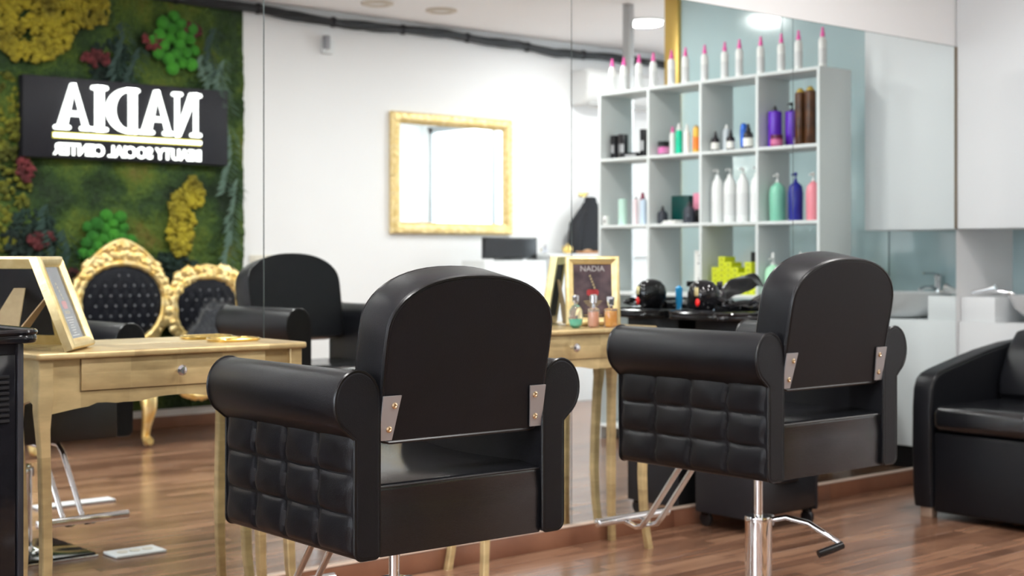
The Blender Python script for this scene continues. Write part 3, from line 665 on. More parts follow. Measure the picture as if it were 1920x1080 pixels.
# row 1 (upper cells)
for i, (yy, h, mm, xx, lb) in enumerate(((1.787, 0.118, blk, 6.10, 'leftmost black product pack in the first upper cell'), (1.815, 0.128, blk, 6.07, 'second black product pack from left in the first upper cell'),
                                         (1.845, 0.135, dgr, 6.10, 'tall dark grey pack in the middle of the black packs'), (1.885, 0.130, blk, 6.08, 'black pack right of the grey one in the first upper cell'),
                                         (2.035, 0.150, blk, 6.10, 'tall black pack leaning near the right side of first upper cell'), (2.085, 0.142, dgr, 6.12, 'dark pack against the right upright of the first upper cell'))):
    carton(lb, put(xx, yy, 1), 0.038 if mm is blk else 0.028, 0.035, h*1.12, mm, 0.1*(i % 3-1), 'product_pack', 'product pack', 'dark packs in the first upper cell')
carton('low flat black case lying between the dark packs', put(6.08, 1.965, 1), 0.10, 0.05, 0.032, blk, 0, 'flat_case', 'case')
jar('black jar with magenta and grey label in the second upper cell', put(6.07, 2.225, 1), 0.036, 0.082, blk, black_gloss, mat('magenta_label', (0.75, 0.06, 0.40), 0.4, var=(12, (0.5, 0.5, 0.5))))
round_bottle('spray_bottle', 'cream bottle with pink cap beside the magenta labelled jar', 'spray bottle', put(6.08, 2.285, 1), 0.165, 0.018, wp_, pk, 0.20, 0.1, 0.6)
round_bottle('spray_bottle', 'bright green bottle with clear top in the second upper cell', 'spray bottle', put(6.08, 2.335, 1), 0.180, 0.020, mat('emerald_bottle', (0.0, 0.55, 0.32), 0.25), wp_, 0.22, 0.08, 0.7)
round_bottle('spray_bottle', 'plain white slim bottle between green and amber bottles', 'spray bottle', put(6.08, 2.398, 1), 0.172, 0.018, wp_, wp_, 0.22, 0.1, 0.6)
round_bottle('spray_bottle', 'amber and orange striped bottle in the second upper cell', 'spray bottle', put(6.08, 2.470, 1), 0.160, 0.021, mat('amber_can', (0.75, 0.42, 0.06), 0.25, 0.2), mat('amber_cap', (0.35, 0.22, 0.08), 0.3), 0.08, 0.08, 0.8, band=mat('orange_band', (0.80, 0.20, 0.02), 0.4))
dropb = mat('dark_amber_glass', (0.02, 0.015, 0.02), 0.15); lw = mat('white_label', (0.85, 0.83, 0.78), 0.5)
for yy, h, lb in ((2.622, 0.115, 'left dropper bottle with white label in the third upper cell'), (2.735, 0.115, 'middle dropper bottle with white label in the third upper cell'), (2.862, 0.140, 'right, larger dropper bottle with white label in the third upper cell')):
    round_bottle('dropper_bottle', lb, 'dropper bottle', put(6.07, yy, 1), h, 0.024 if h < .12 else 0.028, dropb, black_plastic, 0.30, 0.2, 0.5, 'dropper bottles in the third upper cell', band=lw)
round_bottle('spray_bottle', 'clear frosted bottle between the left and middle dropper bottles', 'spray bottle', put(6.10, 2.680, 1), 0.150, 0.022, mat('frosted_plastic', (0.75, 0.80, 0.85), 0.3, trans=0.3), wp_, 0.15, 0.15, 0.5)
t = thing('blue_tube', 'shiny blue tube standing behind the dropper bottles', 'tube', put(6.11, 2.795, 1))
MB().lathe([(0.016, 0), (0.017, 0.02), (0.019, 0.03), (0.021, 0.10), (0.018, 0.14), (0.010, 0.15)], seg=14, sy=1.0).build('body', mat('royal_blue', (0.03, 0.14, 0.60), 0.2, 0.3), t)
MB().lathe([(0.0175, -0.0003), (0.0175, 0.018)], seg=14).build('cap', blk, t)
purple = mat('purple_bottle', (0.13, 0.025, 0.50), 0.25)
round_bottle('shampoo_bottle', 'tall purple bottle with black cap in the fourth upper cell', 'shampoo bottle', put(6.08, 3.040, 1), 0.225, 0.038, purple, blk, 0.12, 0.04, 0.35)
round_bottle('pump_bottle', 'purple pump bottle standing behind the magenta jar', 'pump bottle', put(6.13, 3.115, 1), 0.245, 0.036, purple, blk, 0.20, 0.04, 0.35, pump=True)
jar('magenta jar in front of the two purple bottles', put(6.03, 3.092, 1), 0.033, 0.062, mat('magenta_jar', (0.35, 0.02, 0.14), 0.25), mat('wine_lid', (0.10, 0.01, 0.05), 0.3), mat('pinkish_label', (0.6, 0.15, 0.3), 0.4))
carton('small violet bottle box left of the brown boxes', put(6.07, 3.195, 1), 0.028, 0.03, 0.045, mat('violet_pack', (0.10, 0.05, 0.22), 0.3), 0, 'small_carton')
brown = mat('bronze_brown_pack', (0.035, 0.012, 0.005), 0.3, var=(14, (0.13, 0.045, 0.010)))
round_bottle('shampoo_bottle', 'left tall bronze brown bottle with gold emblem, fourth upper cell', 'shampoo bottle', put(6.05, 3.235, 1), 0.300, 0.030, brown, mat('gold_cap', (0.55, 0.38, 0.08), 0.3, 0.5), 0.07, 0.02, 0.75, 'tall bronze bottles')
round_bottle('shampoo_bottle', 'right tall bronze brown bottle against the shelf end, fourth upper cell', 'shampoo bottle', put(6.05, 3.300, 1), 0.305, 0.030, brown, mat('gold_cap', (0, 0, 0)), 0.07, 0.02, 0.75, 'tall bronze bottles')
# row 2 (middle cells)
round_bottle('cosmetic_tube', 'pale mint tube standing on its cap in first middle cell', 'tube', put(6.07, 1.885, 2), 0.158, 0.027, mat('pale_mint', (0.55, 0.78, 0.68), 0.3), mat('pale_mint', (0, 0, 0)), 0.02, 0.02, 0.95)
round_bottle('hair_mist', 'dark red capped bottle behind the pale mint tube', 'bottle', put(6.16, 1.965, 2), 0.195, 0.018, mat('wine_bottle', (0.20, 0.02, 0.05), 0.3), mat('wine_cap', (0.25, 0.02, 0.06), 0.3), 0.28, 0.05, 0.95)
round_bottle('hair_mist', 'pale pink slim bottle in the first middle cell', 'bottle', put(6.08, 1.985, 2), 0.165, 0.016, mat('pale_pink', (0.85, 0.68, 0.70), 0.3), blk, 0.06, 0.05, 0.5)
round_bottle('hair_mist', 'pale blue spray bottle right of the pink one', 'bottle', put(6.08, 2.050, 2), 0.160, 0.020, mat('pale_blue', (0.55, 0.66, 0.80), 0.3), dgr, 0.06, 0.12, 0.4)
carton('thin dark upright card at the right side of first middle cell', put(6.13, 2.112, 2), 0.012, 0.10, 0.235, dgr, 0, 'thin_card', 'card')
carton('dark green box in the second middle cell', put(6.15, 2.30, 2), 0.135, 0.05, 0.165, mat('bottle_green', (0.0, 0.05, 0.045), 0.3), 0, pr=False)
carton('black box under the pink box at right of second middle cell', put(6.15, 2.47, 2), 0.16, 0.05, 0.080, blk, 0, pr=False)
carton('pink box stacked on the black box in second middle cell', (6.15, 2.475, SH[2]+0.081), 0.14, 0.05, 0.095, mat('rose_pink_box', (0.78, 0.28, 0.40), 0.4), 0, pr=False)
round_bottle('decorative_flask', 'left dark glass flask before the green box', 'flask', put(6.07, 2.215, 2), 0.105, 0.031, mat('smoke_glass', (0.04, 0.045, 0.06), 0.08), blk, 0.25, 0.3, 0.4, 'dark flasks')
round_bottle('decorative_flask', 'right dark glass flask before the pink box', 'flask', put(6.07, 2.425, 2), 0.125, 0.034, mat('smoke_glass', (0, 0, 0)), blk, 0.2, 0.3, 0.45, 'dark flasks')
t = thing('folded_cloth', 'small folded white cloth lying in front of the dark flasks', 'cloth', put(6.045, 2.315, 2), 0.25)
MB().box(-0.03, 0.03, -0.075, 0.075, 0, 0.008, 0.003).build('lower_fold', wp_, t); MB().box(-0.028, 0.026, -0.06, 0.078, 0.008, 0.018, 0.004).build('upper_fold', wp_, t)
for i, yy in enumerate((2.632, 2.722, 2.815, 2.915)):
    round_bottle('pump_bottle', 'white litre pump bottle, %s of four from the left in third middle cell' % ords[i], 'pump bottle', put(6.08, yy, 2), 0.300, 0.0365, mat('pure_white_bottle', (0.86, 0.87, 0.87), 0.3), mat('pure_white_bottle', (0, 0, 0)), 0.16, 0.26, 0.42, 'white pump bottles', pump=True, band=mat('pale_label', (0.78, 0.79, 0.80), 0.4) if i > 0 else None)
for yy, r, h, cc, nm, lb in ((3.058, 0.047, 0.262, (0.22, 0.55, 0.40), 'mint_green', 'mint green pump bottle in the fourth middle cell'), (3.180, 0.042, 0.262, (0.015, 0.02, 0.26), 'navy_blue', 'navy blue pump bottle in the fourth middle cell'), (3.296, 0.040, 0.258, (0.78, 0.25, 0.30), 'coral_pink', 'coral pink pump bottle in the fourth middle cell')):
    round_bottle('pump_bottle', lb, 'pump bottle', put(6.08, yy, 2), h, r*0.92, mat(nm, cc, 0.28), wp_ if nm != 'navy_blue' else mat('navy_blue', cc), 0.20, 0.30, 0.25, 'coloured pump bottles', taper=1.06, pump=True, band=None)
# row 3 (lower cells)
t = thing('printed_card', 'white upright printed card with dark lettering marks in second lower cell', 'card', put(6.14, 2.475, 3))
MB().box(0, 0.012, -0.075, 0.072, 0, 0.245, 0.001).build('card', wp_, t)
m = MB(); rs = random.Random(4)
for k in range(9):
    z = 0.21-0.022*k; m.box(-0.001, 0, -0.05+rs.random()*0.02, 0.03+rs.random()*0.03, z, z+0.009)
m.build('card_print', blk, t)
lime = mat('lime_box', (0.62, 0.68, 0.02), 0.4)
lt = mat('lime_dark_print', (0.30, 0.34, 0.02), 0.5)
li = 0
for (yy, n) in ((2.607, 2), (2.655, 5), (2.703, 7), (2.751, 6), (2.799, 5), (2.847, 4), (2.893, 6), (2.940, 4)):
    for k in range(n):
        pos = ('lowest' if k == 0 else 'topmost' if k == n-1 else ords[k]+' up')
        t = thing('dye_carton', 'lime yellow dye carton, %s in the %s column from the left' % (pos, ords[li]), 'box', (6.075, yy, SH[3]+0.0005+k*0.030), 0, 'lime dye cartons')
        MB().box(-0.045, 0.045, -0.0235, 0.0235, 0, 0.0292, 0.0012, 1).build('carton', lime, t)
        MB().box(-0.0456, -0.045, -0.008, 0.010, 0.008, 0.020).build('carton_print', lt, t)
    li += 1
carton('black box standing behind the lime cartons', put(6.19, 2.86, 3), 0.12, 0.05, 0.235, blk, 0, pr=False)
round_bottle('pump_bottle', 'rounded pale green pump bottle in the fourth lower cell', 'pump bottle', put(6.06, 3.045, 3), 0.235, 0.047, mat('soft_green', (0.45, 0.80, 0.55), 0.3), wp_, 0.30, 0.30, 0.3, pump=True)
for i, (yy, lb) in enumerate(((3.108, 'left blue pump bottle in the fourth lower cell'), (3.178, 'blue pump bottle between two others, fourth lower cell'), (3.335, 'right blue pump bottle at the shelf end, fourth lower cell'))):
    round_bottle('pump_bottle', lb, 'pump bottle', put(6.14, yy, 3), 0.205, 0.032, mat('azure_blue', (0.0, 0.22, 0.55), 0.25), wp_, 0.26, 0.2, 0.3, 'blue pump bottles', pump=True)
round_bottle('pump_bottle', 'white conical bottle in front of the blue pump bottles', 'pump bottle', put(6.05, 3.235, 3), 0.235, 0.036, wp_, wp_, 0.10, 0.75, 0.22)
# small white item hanging on the shelf's outer edge
carton('small white box on the end of middle shelf board', put(6.02, 1.795, 2), 0.03, 0.03, 0.055, wp_, 0)

# ================================================================== BACK WALL: moss, sign, gold mirror, sofa
def moss_mat(name, stops, scale, bumps=0.9, rough=0.9):
    m = bpy.data.materials.new(name); m.use_nodes = True; nt = m.node_tree; p = nt.nodes['Principled BSDF']; L = nt.links.new
    tc = nt.nodes.new('ShaderNodeTexCoord'); n = nt.nodes.new('ShaderNodeTexNoise'); n.inputs['Scale'].default_value = scale; n.inputs['Detail'].default_value = 2.5
    n2 = nt.nodes.new('ShaderNodeTexNoise'); n2.inputs['Scale'].default_value = scale*14; n2.inputs['Detail'].default_value = 5
    ad = nt.nodes.new('ShaderNodeMath'); ad.operation = 'MULTIPLY_ADD'; ad.inputs[1].default_value = 0.28
    sb_ = nt.nodes.new('ShaderNodeMath'); sb_.operation = 'SUBTRACT'; sb_.inputs[1].default_value = 0.14
    r = nt.nodes.new('ShaderNodeValToRGB'); e = r.color_ramp.elements
    e[0].position, e[0].color = stops[0][0], (*stops[0][1], 1); e[1].position, e[1].color = stops[-1][0], (*stops[-1][1], 1)
    for q, c in stops[1:-1]: k = e.new(q); k.color = (*c, 1)
    L(tc.outputs['Object'], n.inputs['Vector']); L(tc.outputs['Object'], n2.inputs['Vector']); L(n2.outputs['Fac'], ad.inputs[0]); L(n.outputs['Fac'], ad.inputs[2])
    L(ad.outputs[0], sb_.inputs[0]); L(sb_.outputs[0], r.inputs['Fac']); L(r.outputs['Color'], p.inputs['Base Color'])
    b = nt.nodes.new('ShaderNodeBump'); b.inputs['Strength'].default_value = bumps; b.inputs['Distance'].default_value = 0.02
    L(n2.outputs['Fac'], b.inputs['Height']); L(b.outputs['Normal'], p.inputs['Normal']); p.inputs['Roughness'].default_value = rough
    return m
mw = thing('moss_wall', 'preserved moss wall in greens, yellow and red behind the lit sign', 'plant wall', (2.3, YB, 0.12))
MW, MH = 2.51, 2.66
base_moss = moss_mat('flat_moss', [(0.30, (0.008, 0.020, 0.006)), (0.44, (0.018, 0.046, 0.007)), (0.52, (0.044, 0.082, 0.008)), (0.60, (0.078, 0.112, 0.009)), (0.72, (0.12, 0.105, 0.016))], 3.2)
def mossf(u, v):
    x, z = u*MW, v*MH
    d = 0.035+0.030*noise.noise(Vector((x*3, z*3, 0)))+0.018*noise.noise(Vector((x*11, z*11, 5)))+0.012*noise.noise(Vector((x*40, z*40, 9)))
    if u in (0, 1) or v in (0, 1): d = 0.0
    return (x, max(d, 0.002), z)
MB().grid(230, 240, mossf).build('flat_moss', base_moss, mw, 'stuff', sharp=180)
def lumps(name, m, region, n, r0, r1, seed, y0=0.05):
    rs = random.Random(seed); mb = MB()
    cx, cz, rx, rz = region
    for k in range(n):
        a = rs.random()*2*PI; q = math.sqrt(rs.random())
        mb.ball((cx+rx*q*math.cos(a), y0+rs.random()*0.02, cz+rz*q*math.sin(a)), r0+(r1-r0)*rs.random(), 1, (1, 0.9, 1), 0.9)
    return mb.build(name, m, mw, 'stuff', sharp=180)
yel = moss_mat('yellow_lichen', [(0.3, (0.16, 0.13, 0.008)), (0.7, (0.46, 0.37, 0.02))], 6)
olive = moss_mat('olive_moss', [(0.3, (0.05, 0.06, 0.005)), (0.7, (0.20, 0.20, 0.01))], 6)
dark = moss_mat('dark_fern', [(0.3, (0.004, 0.014, 0.010)), (0.7, (0.015, 0.045, 0.030))], 8)
red = moss_mat('red_lichen', [(0.3, (0.06, 0.010, 0.012)), (0.7, (0.20, 0.03, 0.035))], 8)
grn = moss_mat('ball_moss', [(0.3, (0.015, 0.12, 0.008)), (0.7, (0.05, 0.27, 0.015))], 6)
# positions in panel coordinates (x from the sofa's left end, z above 0.12)
lumps('yellow_moss', yel, (1.02, 2.38, 0.30, 0.22), 520, 0.010, 0.032, 1)
lumps('yellow_moss', yel, (1.40, 2.52, 0.14, 0.12), 160, 0.010, 0.028, 2)
lumps('yellow_moss', yel, (2.02, 1.20, 0.09, 0.22), 220, 0.009, 0.026, 3)
lumps('yellow_moss', yel, (2.12, 1.40, 0.07, 0.10), 110, 0.009, 0.024, 4)
lumps('olive_moss', olive, (0.85, 1.55, 0.20, 0.55), 420, 0.010, 0.028, 5, 0.03)
lumps('dark_moss', dark, (1.55, 2.15, 0.14, 0.20), 200, 0.010, 0.03, 6, 0.03)
lumps('dark_moss', dark, (1.90, 0.85, 0.30, 0.16), 300, 0.010, 0.03, 7, 0.03)
lumps('dark_moss', dark, (1.05, 1.10, 0.16, 0.16), 200, 0.010, 0.03, 8, 0.03)
for i, c in enumerate(((1.45, 2.21, 0.09, 0.045), (1.83, 2.35, 0.08, 0.05), (2.10, 2.45, 0.07, 0.04), (1.00, 1.50, 0.05, 0.07), (1.10, 1.08, 0.08, 0.05), (1.22, 0.86, 0.14, 0.05))):
    lumps('red_moss', red, c, 44, 0.010, 0.024, 20+i, 0.06)
rs = random.Random(12)
for (cx, cz, rx, rz, n) in ((1.52, 1.06, 0.17, 0.20, 26), (1.98, 2.35, 0.17, 0.18, 20)):
    for k in range(n):
        a = k*2.399963; q = math.sqrt((k+0.5)/n)
        MB().ball((cx+rx*q*math.cos(a), 0.065+0.01*rs.random(), cz+rz*q*math.sin(a)), 0.036+0.012*rs.random(), 2, (1, 0.75, 1), 0.12).build('moss_ball', grn, mw, sharp=180)
euc = mat('eucalyptus_leaf', (0.075, 0.13, 0.095), 0.6)
def fern(cx, cz, L, n, m, seed, down=True):
    rs = random.Random(seed); mb = MB()
    for k in range(n):
        t = k/n; z = cz-L*t; x = cx+0.03*math.sin(t*5+seed)
        for s in (-1, 1):
            ln = 0.05+0.03*rs.random(); dx = s*ln; dz = -0.035-0.03*rs.random(); y = 0.07+0.03*rs.random()
            mb.poly([(x, y, z), (x+dx*0.5-0.008, y+0.012, z+dz*0.35), (x+dx, y+0.006, z+dz), (x+dx*0.5+0.008, y+0.012, z+dz*0.75)])
    mb.tube([(cx+0.03*math.sin(seed), 0.065, cz), (cx+0.03*math.sin(2.5+seed), 0.075, cz-L/2), (cx+0.03*math.sin(5+seed), 0.065, cz-L)], 0.004, 6)
    return mb.build('leaf_frond', m, mw, 'stuff', fix=False)
for i, (cx, cz, L) in enumerate(((2.36, 1.85, 0.45), (2.40, 1.50, 0.45), (2.37, 1.15, 0.35), (2.33, 2.28, 0.35), (2.20, 2.30, 0.25), (2.26, 2.25, 0.22))):
    fern(cx, cz, L, 16, euc, i)
dk = mat('dark_leaf', (0.012, 0.040, 0.030), 0.6)
for i, (cx, cz, L) in enumerate(((1.15, 1.30, 0.35), (1.05, 1.0, 0.3), (1.25, 1.15, 0.3), (1.60, 2.45, 0.35), (1.70, 2.3, 0.3), (2.25, 2.48, 0.3))):
    fern(cx, cz, L, 14, dk, 10+i)

# lit sign (local x runs toward the left wall as a reader sees it; faces +y)
sgn = thing('lit_sign', 'black box sign with glowing white NADIA lettering on the moss wall', 'sign', (4.64, YB+0.005, 1.70))
MB().box(-1.37, 0.0, 0.0, 0.10, 0, 0.49, 0.004).build('sign_box', mat('sign_charcoal', (0.012, 0.012, 0.017), 0.5, spec=0.3), sgn)
glow = mat('lit_letter', (1, 1, 1), 0.5, emit=(1.0, 0.99, 0.95), estr=3.0)
halo = mat('letter_halo_glow', (0.85, 0.75, 0.10), 0.4, emit=(0.9, 0.8, 0.2), estr=0.5)  # yellow light halo around the lit underline, put into a glowing rim plate
LX, LZ, LH = -0.20, 0.172, 0.283
def bar(m, pts): m.prism(pts, lambda u, v, d: (LX-u, d, LZ+v), 0.1005, 0.122)
def ser(m, u0, u1, v, r=0.013):
    c = [(u0, v)]+[]
    pts = [(u1-r+r*math.cos(a), v+r*math.sin(a)) for a in [-PI/2+PI*k/8 for k in range(9)]]+[(u0+r+r*math.cos(a), v+r*math.sin(a)) for a in [PI/2+PI*k/8 for k in range(9)]]
    bar(m, pts)
H = LH
def letA(name, o):
    m = MB()
    bar(m, [(o+0.018, 0.01), (o+0.050, 0.01), (o+0.122, H), (o+0.104, H)])
    bar(m, [(o+0.104, H), (o+0.134, H), (o+0.222, 0.01), (o+0.160, 0.01)])
    bar(m, [(o+0.050, 0.085), (o+0.180, 0.085), (o+0.172, 0.115), (o+0.062, 0.115)])
    ser(m, o, o+0.075, 0.014); ser(m, o+0.135, o+0.24, 0.014)
    m.build(name, glow, sgn)
m = MB(); bar(m, [(0.028, 0.01), (0.050, 0.01), (0.050, H), (0.028, H)]); bar(m, [(0.028, H), (0.082, H), (0.182, 0.0), (0.150, 0.0)]); bar(m, [(0.160, 0.0), (0.182, 0.0), (0.182, H-0.01), (0.160, H-0.01)])
ser(m, 0.0, 0.078, 0.014); ser(m, 0.0, 0.07, H-0.014); ser(m, 0.135, 0.208, H-0.014); m.build('letter', glow, sgn)
letA('letter', 0.195)
m = MB(); o = 0.430
bar(m, [(o+0.02, 0), (o+0.07, 0), (o+0.07, H), (o+0.02, H)])
n = 20; outer = [(o+0.07+0.15*math.cos(a), H/2+H/2*math.sin(a)) for a in [-PI/2+PI*k/n for k in range(n+1)]]; inner = [(o+0.07+0.092*math.cos(a), H/2+(H/2-0.026)*math.sin(a)) for a in [PI/2-PI*k/n for k in range(n+1)]]
for k in range(n):
    bar(m, [outer[k], outer[k+1], inner[n-k-1], inner[n-k]])
ser(m, o, o+0.10, 0.014); ser(m, o, o+0.10, H-0.014); m.build('letter', glow, sgn)
m = MB(); o = 0.640; bar(m, [(o+0.028, 0), (o+0.080, 0), (o+0.080, H), (o+0.028, H)]); ser(m, o, o+0.108, 0.014); ser(m, o, o+0.108, H-0.014); m.build('letter', glow, sgn)
letA('letter', 0.745)
MB().prism([(0, -0.045), (0.985, -0.045), (0.985, -0.024), (0, -0.024)], lambda u, v, d: (LX-u, d, LZ+v), 0.1005, 0.118).build('underline', glow, sgn)
MB().prism([(-0.003, -0.052), (0.988, -0.052), (0.988, -0.017), (-0.003, -0.017)], lambda u, v, d: (LX-u, d, LZ+v), 0.1002, 0.108).build('underline_halo', halo, sgn)
tm = Matrix.Translation((LX-0.4925, 0.105, LZ-0.150)) @ Matrix.Rotation(PI, 4, 'Z') @ Matrix.Rotation(PI/2, 4, 'X') @ Matrix.Diagonal((1.0, 1.0, 1, 1))
so_ = text_mesh('sign_lettering', 'BEAUTY SOCIAL CENTER', 0.098, glow, sgn, Matrix.Identity(4), 0.006, off=0.0025)
xs = [v.co.x for v in so_.data.vertices]; ww = max(xs)-min(xs); 
for v in so_.data.vertices: v.co.x = (v.co.x-(max(xs)+min(xs))/2)*0.985/ww
so_.data.transform(tm)

# gold framed wall mirror
gm = thing('gold_framed_mirror', 'rectangular mirror in a carved pale gold frame on the white wall', 'mirror', (6.585, YB, 1.715))
W2, H2, fw = 0.575, 0.445, 0.085
m = MB(); NS = 60
def framepath(ins):
    pts = []
    for (a, b) in (((-1, -1), (1, -1)), ((1, -1), (1, 1)), ((1, 1), (-1, 1)), ((-1, 1), (-1, -1))):
        for k in range(NS):
            q = k/NS; pts.append(((a[0]+(b[0]-a[0])*q)*(W2-ins), (a[1]+(b[1]-a[1])*q)*(H2-ins)))
    return pts
prof = [(0.0, 0.004), (0.0, 0.028), (0.014, 0.046), (0.030, 0.040), (0.045, 0.048), (0.060, 0.040), (0.072, 0.026), (fw, 0.020), (fw, 0.006)]
rings = []
for j, (ins, dy) in enumerate(prof):
    rings.append([m.V((x, dy+(0.006*math.sin((x+z)*150) if j in (2, 4) else 0)+(0.003*math.sin((x-z)*90) if j == 3 else 0), z)) for x, z in framepath(ins)])
for A, B in zip(rings, rings[1:]):
    nn = len(A)
    for k in range(nn): m.bm.faces.new((A[k], A[(k+1) % nn], B[(k+1) % nn], B[k]))
m.build('carved_frame', mat('aged_pale_gold', (0.66, 0.46, 0.17), 0.42, 0.45, var=(30, (0.85, 0.68, 0.36))), gm, sharp=70)
MB().box(-W2+fw-0.01, W2-fw+0.01, 0.008, 0.013, -H2+fw-0.01, H2-fw+0.01).build('mirror_glass', mirror_m, gm)

# black cable bundle along the top of the wall
zs = [(1.0, 2.77), (3.0, 2.775), (4.3, 2.768), (4.9, 2.77), (5.3, 2.745), (5.7, 2.742), (6.15, 2.755), (6.5, 2.765), (6.9, 2.745), (7.2, 2.748), (7.6, 2.725), (8.1, 2.742), (8.8, 2.74), (9.55, 2.74)]
def zc(x):
    for (a, b), (c, d) in zip(zs, zs[1:]):
        if a <= x <= c: return b+(d-b)*(x-a)/(c-a)
    return zs[0][1]
cb = thing('cable_bundle', 'thick black bundle of taped cables running along top of the white wall', 'cable bundle', (0, YB, 0))
for j in range(5):
    a = j*2*PI/5
    pts = [(x, 0.045+0.017*math.cos(a+x*3.1), zc(x)+0.019*math.sin(a+x*3.1)+0.004*math.sin(x*13+j)) for x in [1.0+8.5*k/170 for k in range(171)]]
    MB().tube(pts, 0.0145, 8).build('cable', mat('cable_black', (0.015, 0.015, 0.018), 0.4), cb)
for k in range(14):
    x = 1.3+0.6*k; MB().lathe([(0.036, -0.012), (0.037, -0.010), (0.037, 0.010), (0.036, 0.012)], c=(x, 0.045, zc(x)), seg=14, axis='x').build('tape', black_matte, cb)
# small wall devices
t = thing('wall_sensor', 'small white and grey sensor box high on the white wall', 'sensor', (5.47, YB, 2.52))
MB().box(-0.045, 0.045, 0, 0.04, 0, 0.10, 0.006).build('housing', white_lacquer, t); MB().box(-0.045, -0.01, 0.02, 0.075, 0.03, 0.125, 0.006).build('sensor_head', mat('mid_grey', (0.3, 0.3, 0.32), 0.4), t)
t = thing('light_switch', 'beige double switch plate on white wall beside the moss', 'light switch', (4.97, YB, 1.03))
MB().box(-0.11, 0.11, 0, 0.012, 0, 0.085, 0.003).build('plate', mat('ivory_plate', (0.66, 0.62, 0.54), 0.4), t)
for s in (-0.055, 0.055): MB().box(s-0.03, s+0.03, 0.012, 0.017, 0.012, 0.073, 0.002).build('rocker', mat('ivory_plate', (0, 0, 0)), t)
t = thing('air_conditioner', 'white wall air conditioner unit under the black cables', 'air conditioner', (8.22, YB, 2.32))
pr = [(0, 0), (0.12, 0.0), (0.19, 0.05), (0.215, 0.13), (0.21, 0.26), (0.18, 0.29), (0, 0.29)]
MB().prism(pr, lambda u, v, d: (d, u, v), -0.42, 0.42, 0.03, 4).build('casing', mat('ac_white', (0.72, 0.72, 0.72), 0.4), t)
MB().box(-0.36, 0.36, 0.125, 0.165, 0.004, 0.022, 0.003).build('air_flap', mat('light_grey', (0.5, 0.5, 0.5), 0.4), t)

# sofa: gilded triple-back settee
sf = thing('gilded_settee', 'ornate gilded settee with three tufted black velvet backs under the moss wall', 'sofa', (3.86, YB+0.16, 0))
def ball_row(mb, pts, r, jit=0.3, seed=0):
    rs = random.Random(seed)
    for p in pts: mb.ball(p, r*(1+jit*(rs.random()-.5)), 1, (1, 0.7, 1))
def back_unit(cx, cz, rx, rz, crest, seed, shape):
    # outline of the padded panel
    def out(a, k=1.0):
        c, s = math.cos(a), math.sin(a)
        x = rx*math.copysign(abs(c)**shape, c); z = rz*math.copysign(abs(s)**shape, s)
        if s > 0: z *= 1+0.10*(1-abs(c))
        else: x *= 1-0.18*abs(s)
        return cx+x*k, cz+z*k
    N = 64
    pb = MB()
    def pf(u, v):
        a = 2*PI*u; x, z = out(a, v); X, Z = (x-cx)/0.031, (z-cz)/0.062
        d = 0.045*(1-v**3)*0.9+0.010+0.010*(abs(math.sin(PI*(X+Z)/2))*abs(math.sin(PI*(X-Z)/2)))**0.5*(v < 0.97)
        return (x, 0.02+d, z)
    pb.grid(N, 22, pf, close_u=True)
    pnl = pb.build('back_panel', velvet, sf, sharp=180)
    bt = MB()
    for i in range(-9, 10):
        for j in range(-4, 5):
            if (i+j) % 2: continue
            x, z = cx+i*0.031, cz+j*0.062
            if abs((x-cx)/rx)**2+abs((z-cz)/rz)**2 < 0.80:
                v = math.sqrt(abs((x-cx)/rx)**2+abs((z-cz)/rz)**2)
                bt.ball((x, 0.036+0.045*(1-v**3)*0.9, z), 0.0085, 1, (1, 0.6, 1))
    bt.build('crystal_buttons', button_m, pnl, 'stuff', sharp=5)
    fr = MB()
    fr.tube([(out(2*PI*k/N, 1.06)[0], 0.03, out(2*PI*k/N, 1.06)[1]) for k in range(N)], [0.024+0.004*math.sin(k*2.4) for k in range(N)], 8, closed=True)
    rs = random.Random(seed)
    for k in range(N):
        a = 2*PI*k/N; s = math.sin(a)
        for q in (1.15, 1.27):
            if abs(s) < 0.75 and q > 1.2 and cx*math.cos(a) <= 0: continue
            x, z = out(a, q)
            fr.ball((x, 0.022+0.012*rs.random(), z), 0.030+0.016*rs.random(), 1, (1, 0.55, 1), 0.4)
    # crest
    ct_ = cz+rz*1.12
    for k in range(46):
        q = (k+rs.random())/46*2-1
        hh = crest*(1-abs(q)**1.25)
        for r_ in range(3):
            fr.ball((cx+q*rx*1.08, 0.02+0.02*rs.random(), ct_-0.01+hh*(0.25+0.75*rs.random())-0.10*abs(q)**2), 0.018+0.016*rs.random(), 1, (1, 0.6, 1), 0.5)
    fr.tube([(cx+q/12*rx*1.15, 0.03, ct_+crest*(1-abs(q/12)**1.3)-0.14*abs(q/12)**3) for q in range(-12, 13)], 0.017, 8)
    fr.build('carved_frame', gold_polished, sf, sharp=60)
back_unit(0.0, 0.800, 0.265, 0.225, 0.150, 1, 0.80)
back_unit(0.58, 0.765, 0.215, 0.180, 0.075, 2, 0.60)
back_unit(-0.58, 0.765, 0.215, 0.180, 0.075, 3, 0.60)
MB().box(-0.82, 0.82, 0.02, 0.64, 0.40, 0.52, 0.05, 5).build('seat_cushion', velvet, sf)
rl = MB().box(-0.85, 0.85, 0.0, 0.66, 0.34, 0.41, 0.02, 3)
for k in range(60):
    q = k/59*2-1; rl.ball((q*0.84, 0.66, 0.36-0.03*abs(math.sin(q*PI*1.5))), 0.028, 1, (1, 0.5, 1), 0.4)
for cx in (-0.46, 0.20, 0.58):
    for k in range(14):
        q = k/13*2-1; rl.ball((cx+q*0.14, 0.655, 0.325-0.05*(1-q*q)), 0.026, 1, (1, 0.5, 1), 0.4)
rl.build('seat_rail', gold_polished, sf, sharp=60)
